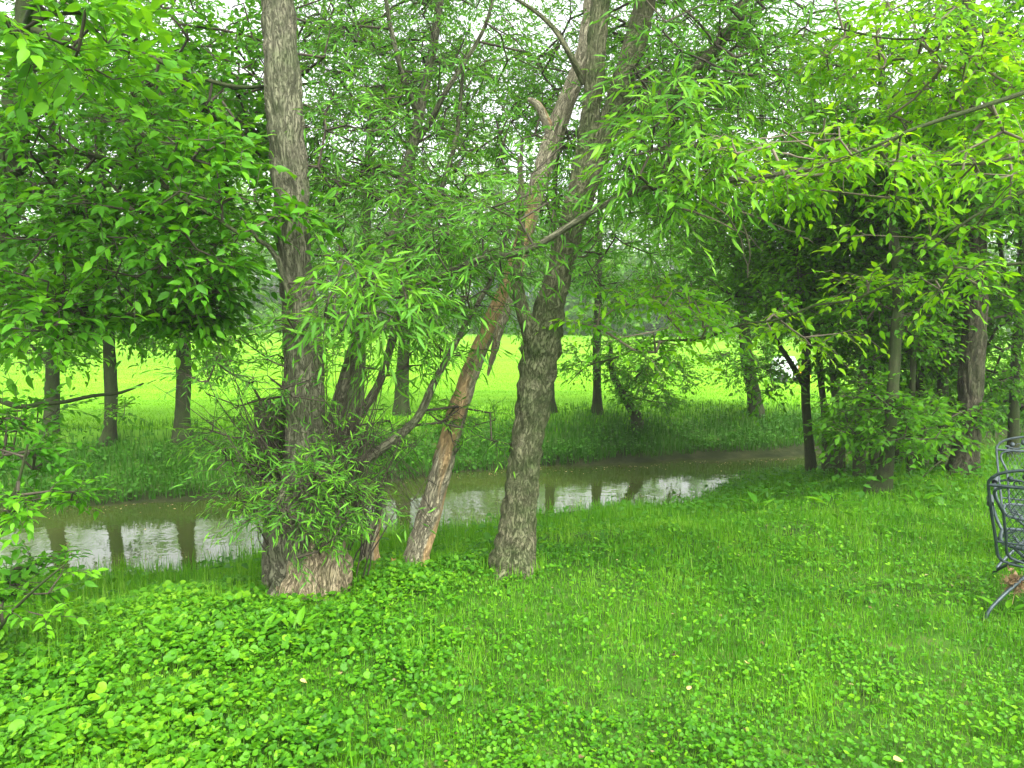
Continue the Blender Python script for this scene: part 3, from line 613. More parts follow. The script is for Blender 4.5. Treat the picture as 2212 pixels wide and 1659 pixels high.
for i, (x, y, d, wp, lean) in enumerate([(1812, 985, 9.6, 20, -30), (1856, 1010, 9.0, 20, 25), (1992, 1010, 9.2, 20, -12), (2034, 1015, 8.9, 24, 10), (1948, 985, 10.3, 22, -60), (2188, 1020, 9.4, 22, 15), (1786, 990, 10.2, 15, -45), (1968, 1000, 8.6, 13, 14), (1888, 1000, 9.9, 16, -20), (2052, 1000, 10.0, 17, -25)]):
    s = to_ground([(x, y, wp * 1.4, d), (x + lean * .1, y - 90, wp, d), (x + lean * .45, y - 250, wp * .9, d), (x + lean * .8 + 8, y - 420, wp * .8, d), (x + lean * 1.5, y - 600, wp * .65, d), (x + lean * 2, y - 850, wp * .4, d)])
    s2 = stem([(x + lean * .6, y - 320, wp * .5, d), (x - lean * 1.2, y - 430, wp * .4, d), (x - lean * 3, y - 600, wp * .3, d)])
    cr = [E(x, y - 300, d + .5, 95, .6, 130, 62, gap=.42, **LT), E(x + lean, y - 560, d, 120, .9, 170, 95, gap=.46, **LT)]
    if i in (1, 3): cr.append(E(x, y - 110, d - .5, 70, .4, 60, 30, **LT))
    if i in (2, 4, 5): cr.append(E(x + 10, y - 150, d + .8, 80, .5, 90, 55, **LT))
    thick('thicket_tree', labs[i], [(s, dict(low=True, sides=16)), (s2, LO_)], cr)

# --- trees along the far bank
LF = dict(tpl=OVATE_LO, size=.080, k=5, nl=6, tlen=.36, twig_r=.003)
FT = dict(LF); FT.update(gap=.40, gs=1.6)
def far(label, name, rows, crowns, more=()):
    s = to_ground(rows); build_tree(name, label, 'tree' if 'tree' in name else 'bush', s[0][:3], [(s, dict(low=True, sides=26, lobes=(4, .15)))] + [(stem(m), dict(low=True)) for m in more], crowns, 'leaf_far', 'bark_thin', group='trees along the far bank', rcap=.025)
far('leftmost of the three slim trunks standing on the far bank', 'bank_tree', [(108, 938, 40, 11.55), (112, 890, 29, 11.55), (113, 820, 28, 11.6), (115, 740, 26, 11.6), (118, 600, 22, 11.6), (110, 400, 18, 11.6), (120, 150, 11, 11.6)],
    [E(100, 740, 11.5, 120, .8, 60, 80, **LF), E(110, 560, 11.7, 150, 1.2, 130, 150, **LF), E(120, 300, 11.8, 180, 1.4, 170, 130, gap=.45, **LF)], [[(114, 800, 9, 11.6), (90, 770, 7, 11.5), (60, 740, 5, 11.4)]])
far('middle of the three slim trunks on the far bank, curved at its foot', 'bank_tree', [(232, 962, 42, 11.35), (238, 920, 27, 11.35), (240, 850, 26, 11.35), (236, 760, 24, 11.4), (232, 640, 21, 11.4), (222, 470, 17, 11.4), (210, 250, 11, 11.4)],
    [E(300, 100, 11.6, 220, 1.3, 160, 200, **FT), E(240, 680, 11.2, 110, .9, 70, 80, **LF), E(230, 300, 11.4, 160, 1.3, 130, 171, gap=.46, gs=1.6, **LF), E(262, 880, 11.2, 22, .2, 30, 5, **LF)])
far('rightmost of the three slim trunks on the far bank, left of the big willow', 'bank_tree', [(394, 952, 46, 11.5), (394, 900, 33, 11.5), (397, 820, 31, 11.5), (396, 740, 29, 11.5), (392, 600, 25, 11.5), (390, 400, 18, 11.5), (380, 200, 12, 11.5)],
    [E(420, 690, 11.3, 140, 1.0, 75, 95, **LF), E(400, 520, 11.7, 170, 1.2, 110, 120, **LF), E(400, 260, 11.7, 160, 1.3, 140, 209, gap=.46, gs=1.6, **LF), E(530, 780, 11.0, 80, .5, 50, 20, gap=.5, **LF)])
far('upright dark trunk on the far bank seen behind the willow stems', 'bank_tree', [(766, 905, 46, 13.6), (768, 860, 37, 13.6), (772, 780, 34, 13.6), (776, 680, 30, 13.6), (790, 500, 22, 13.6), (800, 250, 12, 13.6)],
    [E(720, 730, 13.4, 90, .8, 55, 26, gap=.3, **LF), E(720, 110, 13.8, 180, 1.3, 170, 150, **FT), E(780, 560, 13.6, 150, 1.2, 120, 100, gap=.46, **LF), E(760, 330, 13.8, 150, 1.3, 140, 152, gap=.46, gs=1.6, **LF)])
far('second upright trunk behind the willow stems on the far bank', 'bank_tree', [(868, 898, 38, 13.9), (868, 850, 30, 13.9), (872, 760, 27, 13.9), (880, 640, 24, 13.9), (885, 450, 18, 13.9), (880, 200, 10, 13.9)],
    [E(940, 720, 13.7, 110, .8, 50, 28, gap=.3, **LF), E(1010, 130, 13.9, 200, 1.3, 170, 170, **FT), E(900, 640, 13.9, 130, 1.1, 80, 70, gap=.48, **LF), E(930, 300, 13.9, 150, 1.3, 150, 152, gap=.46, gs=1.6, **LF), E(880, 80, 13.9, 160, 1.3, 130, 133, gap=.46, gs=1.6, **LF)])
far('dark far bank trunk half hidden behind the forked tree', 'bank_tree', [(1192, 896, 28, 14.5), (1188, 850, 20, 14.5), (1190, 760, 19, 14.5), (1195, 600, 15, 14.5), (1200, 350, 9, 14.5)],
    [E(1150, 710, 14.3, 70, .8, 40, 14, gap=.3, **LF), E(1230, 130, 14.5, 190, 1.3, 170, 130, **FT), E(1180, 560, 14.5, 140, 1.0, 80, 60, gap=.48, **LF), E(1200, 300, 14.5, 150, 1.3, 120, 114, gap=.46, gs=1.6, **LF)])
far('short straight trunk on the far bank just right of the forked tree', 'bank_tree', [(1290, 893, 26, 14.5), (1290, 850, 19, 14.5), (1289, 760, 18, 14.5), (1292, 650, 16, 14.5), (1296, 450, 12, 14.5), (1300, 250, 8, 14.5)],
    [E(1320, 620, 14.5, 120, 1.1, 80, 90, **LF), E(1330, 470, 14.5, 130, 1.1, 90, 80, gap=.46, **LF), E(1380, 280, 14.5, 140, 1.2, 110, 75, gap=.47, **LF), E(1390, 120, 14.5, 150, 1.2, 120, 60, gap=.5, **LF)])
far('leaning bushy shrub on the far bank right of the forked tree', 'bank_shrub', [(1376, 905, 26, 13.9), (1362, 880, 20, 13.9), (1338, 840, 17, 13.9), (1322, 800, 13, 13.9), (1318, 740, 9, 13.9)],
    [E(1410, 825, 13.4, 85, .7, 60, 80, gap=.2, **LF), E(1360, 770, 13.6, 90, .7, 50, 55, gap=.25, **LF), E(1270, 770, 13.9, 60, .5, 50, 24, gap=.3, **LF)], [[(1345, 850, 9, 13.9), (1390, 800, 7, 13.7), (1430, 770, 5, 13.6)]])
far('short thick trunk with a spreading crown on the far bank in front of the meadow', 'bank_tree', [(1633, 893, 36, 14.9), (1628, 850, 28, 14.9), (1616, 790, 27, 14.9), (1608, 710, 24, 14.9), (1600, 600, 20, 14.9), (1590, 420, 14, 14.9)],
    [E(1600, 180, 14.9, 200, 1.3, 170, 150, **FT), E(1600, 775, 14.6, 85, .9, 55, 65, gap=.25, **LF), E(1590, 660, 14.8, 140, 1.2, 60, 110, **LF), E(1500, 600, 14.8, 140, 1.2, 80, 100, **LF), E(1690, 680, 14.8, 90, 1.0, 60, 55, **LF), E(1560, 420, 14.9, 180, 1.4, 130, 130, **LF)])

# --- trees beyond the meadow
LB = dict(tpl=DIAM, size=.42, k=5, nl=6, tlen=1.1, twig_r=.012, sticks_on=False)
blabs = ['distant round tree beyond the meadow at the left edge', 'second distant tree from the left beyond the meadow', 'distant wide tree beyond the meadow left of the willow', 'distant tree right behind the willow trunk', 'distant tree left of the grey house',
         'distant low tree in front of the grey house', 'distant tree right of the grey house', 'distant tree above the leaning shrub', 'distant tree above the open meadow', 'tall distant tree behind the thicket gap', 'distant tree behind the middle of the thicket', 'distant tree behind the thickest thicket trunk', 'distant tree at the right edge beyond the meadow']
for i, (x, h, d) in enumerate([(40, 430, 62), (225, 300, 78), (400, 420, 66), (560, 470, 80), (740, 330, 70), (900, 480, 76), (1075, 420, 66), (1270, 270, 72), (1420, 300, 64), (1580, 260, 74), (1720, 120, 70), (1900, 390, 66), (2120, 400, 68)]):
    b = P(x, 715, d); b[2] = float(ground_z(b[0], b[1])); hm = h * d / F_PX; r = hm * .36 + .8
    st = np.array([[b[0], b[1], b[2] - .1, .28], [b[0] + .1, b[1], b[2] + hm * .3, .22], [b[0] - .1, b[1], b[2] + hm * .6, .15], [b[0], b[1], b[2] + hm * .9, .05]])
    bl = dict(LB); cr = [W(b[0], b[1] - 1, b[2] + 1.3, r * 1.7 + 1, 1.6, 1.5, 130, gap=.2, gs=.4, **bl), W(b[0], b[1], b[2] + hm * .55, r * 1.15, r, hm * .47, 330, gap=.38, gs=.35, **bl), W(b[0] + r * .6, b[1] + .4, b[2] + hm * .38, r * .8, r * .7, hm * .32, 110, gap=.36, gs=.4, **bl), W(b[0] - r * .6, b[1] - .4, b[2] + hm * .30, r * .8, r * .7, hm * .28, 110, gap=.36, gs=.4, **bl)]
    build_tree('distant_tree', blabs[i], 'tree', b, [(st, dict(step=.5, sides=10, rough=0, low=True))], cr, 'leaf_back', 'bark_thin', group='trees beyond the meadow', tsides=3, rscale=3, rcap=.1)

# ------------------------------------------------------------------ houses beyond the meadow
def box(a, c, h, rot=0):
    c = np.array(c, float); V = np.array([[x, y, z] for x in (-1, 1) for y in (-1, 1) for z in (-1, 1)], float) * np.array(h)
    cr, sr = math.cos(rot), math.sin(rot); V = np.stack([V[:, 0] * cr - V[:, 1] * sr, V[:, 0] * sr + V[:, 1] * cr, V[:, 2]], 1) + c
    a.add(V, [0, 1, 3, 2, 4, 6, 7, 5, 0, 4, 5, 1, 2, 3, 7, 6, 0, 2, 6, 4, 1, 5, 7, 3], [4] * 6)
M['win'] = plain_mat('window_glass', (.03, .035, .045), (.06, .07, .08), .15)
M['white_trim'] = plain_mat('white_trim', (.7, .7, .68), (.78, .78, .76), .6)
def house(name, label, px, d, wd, hd, wallc, roofc):
    b = P(px, 715, d); b[2] = float(ground_z(b[0], b[1])); root = thing(name, label, 'house', b); x, y, z = b
    wm = plain_mat(name + '_siding', wallc, [c * 1.15 for c in wallc], .8, scale=3, bump=.3); rm = plain_mat(name + '_shingles', roofc, [c * 1.3 for c in roofc], .9, scale=6, bump=.4)
    a = Acc(); box(a, (x, y, z + hd / 2 - .2), (wd / 2, 4, hd / 2 + .2)); a.build('wall', wm, root, False)
    a = Acc(); e = .5; zr = z + hd; V = [[x - wd / 2 - e, y - 4 - e, zr - .1], [x + wd / 2 + e, y - 4 - e, zr - .1], [x + wd / 2 + e, y, zr + 2.2], [x - wd / 2 - e, y, zr + 2.2], [x + wd / 2 + e, y + 4 + e, zr - .1], [x - wd / 2 - e, y + 4 + e, zr - .1]]
    a.add(V, [0, 1, 2, 3, 3, 2, 4, 5, 0, 5, 4, 1, 0, 3, 5, 1, 4, 2], [4, 4, 4, 3, 3]); a.build('roof', rm, root, False)
    nw = max(2, int(wd / 2.6))
    for st in range(int(hd // 2.7)):
        for i in range(nw):
            wx = x - wd / 2 + wd * (i + .5) / nw; wz = z + 1.6 + 2.7 * st
            if st == 0 and i == nw // 2:
                a = Acc(); box(a, (wx, y - 4.03, z + 1.0), (.5, .04, 1.05)); a.build('door', M['white_trim'], root, False); continue
            a = Acc()
            for bx in [(wx, wz + .7, .58, .05), (wx, wz - .7, .58, .06), (wx - .53, wz, .05, .65), (wx + .53, wz, .05, .65), (wx, wz, .03, .65)]: box(a, (bx[0], y - 4.04, bx[1]), (bx[2], .05, bx[3]))
            f = a.build('window', M['white_trim'], root, False)
            a = Acc(); box(a, (wx, y - 4.01, wz), (.5, .03, .65)); a.build('pane', M['win'], None, False).parent = f
            p = bpy.data.objects[-1] if False else None
    return root
house('house', 'blue grey house beyond the meadow, glimpsed between the willow and the forked tree', 1150, 84, 13, 5.6, (.16, .20, .26), (.10, .10, .11))
house('house', 'white house beyond the meadow, glimpsed left of the willow trunk', 560, 86, 11, 2.9, (.62, .62, .60), (.16, .15, .14))
house('house', 'red brick house beyond the meadow, glimpsed right of the forked tree', 1380, 88, 11, 2.9, (.36, .15, .10), (.13, .12, .12))

def toy():
    b = P(1704, 826, 21.7); b[2] = float(ground_z(b[0], b[1])); x, y, z = b
    root = thing('toy_car', 'small white and yellow ride-on toy car standing in the meadow behind the waterside thicket stem', 'toy car', b); root.scale = (1.4, 1.4, 1.4)
    wh = plain_mat('white_plastic', (.72, .76, .80), (.8, .83, .86), .35); ye = plain_mat('yellow_plastic', (.85, .42, .02), (.9, .5, .03), .35); bk = plain_mat('black_rubber', (.02, .02, .02), (.03, .03, .03), .7)
    def prism(pts, y0, y1):
        a = Acc(); n = len(pts); V = [[x + p[0], y0, z + p[1]] for p in pts] + [[x + p[0], y1, z + p[1]] for p in pts]
        lo = []; sz = []
        for i in range(n): j = (i + 1) % n; lo += [i, j, n + j, n + i]; sz.append(4)
        a.add(V, lo + list(range(n))[::-1] + list(range(n, 2 * n)), sz + [n, n]); return a
    prism([(-.34, .10), (-.36, .30), (-.30, .42), (-.24, .52), (.02, .54), (.10, .40), (.12, .10)], y - .2, y + .2).build('body', wh, root, False)
    prism([(.12, .10), (.12, .37), (.24, .34), (.36, .26), (.38, .10)], y - .19, y + .19).build('hood', ye, root, False)
    for wx in (-.2, .24):
        for s in (-1, 1):
            a = Acc(); tube(a, np.array([[x + wx, y + s * .19, z + .09], [x + wx, y + s * .25, z + .09]]), .09, 14); a.build('wheel', bk, root, True)
toy()

# ------------------------------------------------------------------ patio chairs of wrought iron
M['iron'] = plain_mat('iron_dark', (.028, .045, .048), (.055, .08, .082), .45, .4, scale=30, bump=.2)
M['iron_pale'] = plain_mat('iron_pale', (.05, .07, .078), (.09, .115, .125), .5, .3, scale=30, bump=.2)
def chair(x, y, rz, label, m, sc=1.0):
    z0 = float(ground_z(x, y)); root = thing('patio_chair', label, 'patio chair', (x, y, z0), 'wrought iron patio chairs'); root.rotation_euler.z = rz; root.scale = (sc, sc, sc)
    def put(a, name, par=None):
        o = a.build(name, m, None); o.parent = par or root; return o
    hw = .30; TOP = .745; BOT = .27
    def wf(h): return 1 - .22 * (1 - min(1, max(0, (h - BOT) / (TOP - BOT)))) ** 1.2                  # narrower towards the seat
    def Bk(u, h): return np.array([u, -.24 - .20 * (h - .36) / .5, h])                                # the back leans away from the sitter
    def side(w, hs): return [Bk(-w * wf(h), h) for h in hs]
    a = Acc(); L = side(hw, [.30, .42, .56, .68, TOP]); R = [p * [-1, 1, 1] for p in L][::-1]
    tube(a, [Bk(-.12, BOT - .01), Bk(-.19, BOT)] + L + [Bk(hw * math.sin(t), TOP + .115 * math.cos(t) ** .8) for t in np.linspace(-1.4, 1.4, 9)] + R + [Bk(.19, BOT), Bk(.12, BOT - .01)], .0085, 8, .02); put(a, 'back_frame')
    iw = hw - .06; a = Acc(); L = side(iw, [.32, .44, .58, TOP - .01]); R = [p * [-1, 1, 1] for p in L][::-1]
    tube(a, [Bk(-.12, BOT + .015)] + L + R + [Bk(.12, BOT + .015)], .008, 8, .02); tube(a, [Bk(-hw, TOP), Bk(hw, TOP)], .009, 8); tube(a, [Bk(-hw * wf(.40), .40), Bk(hw * wf(.40), .40)], .006, 8); put(a, 'back_rail')
    def mesh(f, u0, u1, v0, v1, wfun, st=.030):
        a = Acc(); A, B = [], []; H = v1 - v0
        for sgn in (1, -1):
            k = u0 - H
            while k < u1 + H:
                seg = []
                for q in np.linspace(0, 1, 21):
                    v = v0 + H * q; u = k + sgn * H * q * .55 + (0 if sgn > 0 else H * .55)
                    seg.append(f(u, v) if abs(u) <= wfun(v) else None)
                for p, q in zip(seg[:-1], seg[1:]):
                    if p is not None and q is not None: A.append(p); B.append(q)
                k += st
        sticks(a, A, B, .0017, .0017, 4); return a
    put(mesh(Bk, -iw, iw, BOT + .02, TOP, lambda v: iw * wf(v)), 'mesh_panel')
    a = Acc(); vine = [Bk(u, TOP + .030 + .014 * math.sin(u * 26)) for u in np.linspace(-hw * .82, hw * .82, 15)]; tube(a, vine, .006, 6, .012)
    for u, h, s in [(-.2, .045, .026), (-.13, .066, .032), (-.06, .080, .034), (0, .055, .045), (.06, .080, .034), (.13, .066, .032), (.2, .045, .026)]:
        h += TOP; n = 10; ring = [Bk(u + s * .6 * math.cos(t), h + s * .7 * math.sin(t)) for t in np.linspace(0, 2 * math.pi, n, endpoint=False)]; c1 = Bk(u, h) + np.array([0, .012, 0]); c2 = Bk(u, h) - np.array([0, .012, 0])
        V = ring + [c1, c2]; lo = []
        for i in range(n): lo += [i, (i + 1) % n, n, (i + 1) % n, i, n + 1]
        a.add(V, lo, [3] * (2 * n)); th = np.linspace(0, 1.5 * math.pi, 8); tube(a, [Bk(u + .030 + .014 * math.cos(t), h - .024 + .014 * math.sin(t)) for t in th], .0035, 5, .01)
    put(a, 'leaf_scroll')
    def St(u, v): return np.array([u, v, .355 + .02 * math.cos(v * 4)])
    a = Acc(); sq = [St(.24 * math.copysign(abs(math.cos(t)) ** .5, math.cos(t)), .02 + .25 * math.copysign(abs(math.sin(t)) ** .5, math.sin(t))) for t in np.linspace(0, 2 * math.pi, 33)[:-1]]
    tube(a, sq, .010, 8, closed=True); st = put(a, 'seat')
    put(mesh(lambda u, v: St(u, v), -.24, .24, -.22, .26, lambda v: .235), 'seat_mesh', st)
    for s in (-1, 1):
        a = Acc(); tube(a, [Bk(s * hw * wf(.56), .56), [s * .29, -.15, .57], [s * .30, .05, .57], [s * .30, .15, .55], [s * .29, .20, .49], [s * .26, .19, .41], [s * .23, .16, .36]], .010, 8, .02)
        sticks(a, [[s * .295, -.12, .582]], [[s * .305, .11, .577]], .018, .020, 8); put(a, 'arm')
        for f in (-1, 1):
            a = Acc(); fy = .0
            tube(a, [[s * .18, fy + f * .12, .355], [s * .13, fy + f * .10, .30], [s * .07, fy + f * .08, .25], [s * .10, fy + f * .16, .21], [s * .19, fy + f * .30, .13], [s * .26, fy + f * .40, .05], [s * .28, fy + f * .43, .0]], .0100, 8, .02)
            put(a, 'leg')
    a = Acc(); tube(a, [[0, -.12, .245], [0, .12, .245]], .010, 6); tube(a, [[-.08, -.08, .25], [.08, -.08, .25]], .009, 6); tube(a, [[-.08, .08, .25], [.08, .08, .25]], .009, 6); put(a, 'stretcher')
    return root
chair(3.26, 4.42, math.radians(-35), 'dark green iron patio chair with its mesh back towards the lawn, nearer of the two', M['iron'], 1.05)
chair(3.78, 5.20, math.radians(147), 'pale grey iron patio chair facing the lawn, behind the dark green one', M['iron_pale'], 1.0)

# withered leaf clump caught under the front chair
def clump(name, label, cat, c, r, n, col, col2, group=None):
    a = Acc(); p = c + rng.normal(size=(n, 3)) * r * .45; d = unit(rng.normal(size=(n, 3))); L = rng.uniform(.4, 1.3, n)[:, None] * r
    sticks(a, p - d * L, p + d * L, .0016, .0010, 3, rng.uniform(0, 1, n)); q = c + rng.normal(size=(n // 3, 3)) * r * .5
    leaves(a, q, rng.normal(size=q.shape), rng.normal(size=q.shape), r * .8, OVATE, rng.uniform(0, 1, len(q)), 1.3)
    o = a.build(name, leaf_mat(name, [col, col2], .2, (1, .9, .7)), None); tag(o, label, cat, group); return o
cl = P(2192, 1260, 4.35); clump('dry_leaf_clump', 'withered brown leaf and straw clump caught in the legs of the dark chair', 'dead leaves', cl, .05, 150, (.16, .10, .05), (.42, .30, .16))

# ------------------------------------------------------------------ broken stump, orange chip, stray stick
def stump():
    s = to_ground([(800, 1218, 44, 5.35), (802, 1185, 36, 5.38), (806, 1155, 30, 5.4), (815, 1120, 17, 5.42), (819, 1088, 9, 5.42)])
    root = thing('broken_stump', 'jagged broken stump with a dark splinter top, between the willow and the leaning dead trunk', 'stump', s[0][:3])
    a = Acc(); trunk(a, s, step=.01, sides=40, rough=.45, freq=(11, 1.6), seed=77, jag=.06, lobes=(3, .1)); a.build('trunk', M['bark_dead'], root)
    s2 = stem([(814, 1118, 16, 5.38), (818, 1090, 20, 5.38), (820, 1062, 17, 5.38), (822, 1048, 9, 5.38)])
    a = Acc(); trunk(a, s2, step=.008, sides=24, rough=.4, freq=(12, 3), seed=78, jag=.02); a.build('rotten_tip', plain_mat('rotten_wood', (.015, .018, .012), (.05, .05, .035), .9, scale=30, bump=.5), root)
    c = P(846, 1212, 5.25); c[2] = float(ground_z(c[0], c[1])); a = Acc()
    trunk(a, [[c[0], c[1], c[2] - .03, .055], [c[0] + .005, c[1], c[2] + .03, .045], [c[0] + .015, c[1], c[2] + .08, .02]], step=.006, sides=22, rough=.4, freq=(14, 4), seed=81, jag=.01)
    o = a.build('wood_chunk', plain_mat('orange_wood', (.30, .14, .05), (.52, .30, .14), .9, scale=25, bump=.5)); tag(o, 'small orange brown wood chunk in the ivy left of the leaning dead trunk', 'wood chunk')
    a = Acc(); A = P(-30, 1492, 3.3); B = P(88, 1450, 3.45); A[2] = float(ground_z(A[0], A[1])) + .04; B[2] = float(ground_z(B[0], B[1])) + .05; m = (A + B) / 2 + [0, .03, .01]
    trunk(a, [[*A, .014], [*m, .012], [*B, .006]], step=.01, sides=12, rough=.3, seed=83); o = a.build('fallen_stick', M['twig_pale']); tag(o, 'short brown stick lying in the greenery at the lower left edge', 'stick')
    a = Acc(); A = P(2010, 1002, 8.2); B = P(2062, 1008, 8.0)
    for A, B, r in [(P(1985, 1012, 8.0), P(2052, 985, 8.2), .012)]:
        A[2] = float(ground_z(A[0], A[1])) + .03; trunk(a, [[*A, r], [*((A + B) / 2 + [0, 0, .03]), r * .8], [*B, r * .4]], step=.03, sides=10, rough=.2, seed=84)
    o = a.build('fallen_branch', M['bark_thin']); tag(o, 'thin fallen branch leaning by the foot of the thickest thicket trunk', 'branch')
stump()

# ------------------------------------------------------------------ ground cover
def scatter(x0, x1, y0, y1, n): return rng.uniform(x0, x1, n), rng.uniform(y0, y1, n)
def in_view(x, y, m=1.6): return np.abs(x) < y * .70 + m
TR = [(-1.3, 4.78, .30), (.01, 5.07, .19), (-.68, 5.42, .17)]
def clear(x, y):
    k = np.ones(len(x), bool)
    for a, b, r in TR: k &= (x - a) ** 2 + (y - b) ** 2 > r * r
    return k
def fn(x, y, s, seed): return vnoise(np.stack([x * s, y * s, x * 0], -1), seed)

def blades(acc, x, y, h, wd, lean=.5, tone=(.1, .8), lift=0, clumps=6, yellow=.03):
    z = ground_z(x, y); n = len(x); a = rng.uniform(0, 2 * math.pi, n); le = np.abs(rng.normal(size=n)) * lean
    d = np.stack([np.cos(a) * le, np.sin(a) * le, np.ones(n)], 1); nr = np.stack([-np.cos(a), -np.sin(a), le], 1) + rng.normal(size=(n, 3)) * .1
    rnd = tone[0] + (tone[1] - tone[0]) * (.6 * fn(x, y, clumps, 51) + .4 * rng.random(n)); rnd = np.where(rng.random(n) < yellow, 1, np.clip(rnd, 0, 1))
    leaves(acc, np.stack([x, y, z - .005 + lift], 1), d, nr, h, BLADE, rnd, wd / h)

def grass_all():
    # mown lawn
    a = Acc()
    for y0, y1, dens, hh, wd in [(2.2, 3.6, 11000, .036, .0038), (3.6, 5.0, 8500, .040, .0048), (5.0, 7.0, 5200, .048, .0065), (7.0, 12.5, 2800, .065, .009)]:
        xw = y1 * .70 + 1.5; n = int(dens * (y1 - y0) * 2 * xw * .55); x, y = scatter(-xw, xw, y0, y1, n)
        tn = near_edge(x) - y; k = in_view(x, y) & (tn > .05) & clear(x, y)
        k &= rng.random(n) < .35 + 1.0 * fn(x, y, 1.7, 61)
        x, y = x[k], y[k]; k = rng.random(len(x)) < .25 + .75 * sstep((fn(x, y, 1.3, 63) - .14) / .12); x, y = x[k], y[k]; h = hh * (1 + 1.1 * sstep((.4 - x) / 1.5) * rng.random(len(x))) * rng.uniform(.5, 1.5, len(x)) * (1 + .9 * (near_edge(x) - y < 2.2)) * (.7 + .7 * fn(x, y, .8, 62))
        blades(a, x, y, h * np.where(rng.random(len(x)) < .03, 1.7, 1), wd, .8, (-.05, .9), clumps=3.5, yellow=.05)
    # loose tufts of uncut blades
    cx, cy = scatter(-6, 6, 2.3, 7.0, 150); k = in_view(cx, cy) & clear(cx, cy) & (rng.random(150) < .3 + .7 * sstep((.3 - cx) / 1.5)); cx, cy = cx[k], cy[k]
    m = rng.integers(10, 34, len(cx)); x = np.repeat(cx, m) + rng.normal(size=m.sum()) * .05; y = np.repeat(cy, m) + rng.normal(size=m.sum()) * .05
    blades(a, x, y, rng.uniform(.08, .20, len(x)), .0055, .55, (.1, 1.0), clumps=2)
    # unmown grass hard against the trunk feet
    for bx, by, br in TR:
        m = 260; t = rng.uniform(0, 6.283, m); q = br * rng.uniform(.75, 1.25, m); blades(a, bx + np.cos(t) * q, by + np.sin(t) * q, rng.uniform(.05, .15, m), .006, .5, (.0, .9))
    o = a.build('lawn_grass', M['grass'], None, False); tag(o, 'fine green lawn grass in front of the creek', 'grass', kind='stuff')
    # round violet and ivy leaves
    a = Acc()
    for y0, y1, dens, lo, hi in [(2.2, 3.8, 4200, .007, .040), (3.8, 5.6, 2900, .009, .042), (5.6, 8.5, 1000, .016, .05)]:
        xw = y1 * .70 + 1.5; n = int(dens * (y1 - y0) * 2 * xw); x, y = scatter(-xw, xw, y0, y1, n)
        tn = near_edge(x) - y; ivy = sstep((.9 - x + 1.2 * (fn(x, y, 1.1, 71) - .5) * 2 - .35 * (y - 3)) / 2.2) * .75 + .42
        pt = fn(x, y, 2.4, 72); k = in_view(x, y) & (tn > .15) & clear(x, y) & (rng.random(n) < ivy * (.40 + .60 * sstep((pt - .28) / .35)))
        x, y, ivy = x[k], y[k], ivy[k]; n = len(x); big = sstep((.4 - x) / 2) * .8 + .2
        sz = lo + (hi - lo) * rng.random(n) ** 3.2 * (big + .15) + .009; z = ground_z(x, y) + rng.uniform(.012, .055, n) * (.5 + .8 * big) + .055 * fn(x, y, 6.0, 75) - .015
        az = rng.uniform(0, 2 * math.pi, n); d = np.stack([np.cos(az), np.sin(az), rng.normal(size=n) * .25 - .1], 1); nr = np.stack([rng.normal(size=n) * .55, rng.normal(size=n) * .55 - .2, np.ones(n)], 1)
        sz = sz * (.7 + .6 * fn(x, y, 6.0, 75)); tone = -.08 + .4 * fn(x, y, 1.5, 73) + rng.random(n) * .65; tone[rng.random(n) < .05] = 1
        leaves(a, np.stack([x, y, z], 1), d, nr, sz, ROUND, np.clip(tone, 0, 1), rng.uniform(.85, 1.15, n))
    o = a.build('violet_leaves', M['violet'], None, True); tag(o, 'low round violet and ivy leaves spreading over the lawn and tree feet', 'ground cover', kind='stuff')
    a = Acc(); cx, cy = scatter(-6, 4, 2.3, 6.8, 900); k = in_view(cx, cy) & clear(cx, cy) & (near_edge(cx) - cy > .4) & (rng.random(900) < .12 + .88 * sstep((.3 - cx) / 2)); cx, cy = cx[k], cy[k]
    m = 9; n = len(cx) * m; X = np.repeat(cx, m); Y = np.repeat(cy, m); hh = np.repeat(rng.uniform(.05, .15, len(cx)), m); q = np.tile(np.arange(m) / m, len(cx)); az = q * 15 + np.repeat(rng.uniform(0, 6, len(cx)), m)
    d = np.stack([np.cos(az), np.sin(az), .25 + q * .5], 1); base = np.stack([X, Y, ground_z(X, Y) + hh * (.2 + .8 * q)], 1)
    leaves(a, base, d, np.stack([-np.cos(az) * .3, -np.sin(az) * .3, np.ones(n)], 1), rng.uniform(.018, .05, n) * (1.15 - q * .5), OVATE_LO, np.clip(.2 + .4 * q + rng.random(n) * .3, 0, 1), .9)
    o = a.build('ivy_herbs', M['grass'], None, True); tag(o, 'small upright herbs growing through the ivy at the left', 'ground cover', kind='stuff')
    # taller grass and weeds on the near bank
    a = Acc(); n = 90000; x, y = scatter(-7.5, 9.5, 4, 13, n); tn = near_edge(x) - y
    band = np.exp(-((tn - .9) / .9) ** 2) * (.25 + .75 * sstep((x - .2) / 1.5) + .4 * (x < -1.5)); k = in_view(x, y) & (tn > .02) & clear(x, y) & (rng.random(n) < band * 1.2)
    x, y = x[k], y[k]; blades(a, x, y, rng.uniform(.08, .26, len(x)), .009, .45, (.0, .6))
    o = a.build('bank_grass', M['grass'], None, False); tag(o, 'longer grass along the near edge of the creek', 'grass', kind='stuff')
    a = Acc(); n = 60000; x, y = scatter(-7.5, 11, 3.5, 13, n); tn = near_edge(x) - y
    band = np.exp(-((tn - 1.1) / 1.0) ** 2) * (.2 + 1.3 * sstep((x - .8) / 1.2)) + .8 * np.exp(-((x - 5.2) / 2.4) ** 2 - ((y - 7.6) / 1.1) ** 2) + .35 * np.exp(-((x + .7) / .9) ** 2 - ((y - 6.4) / .8) ** 2)
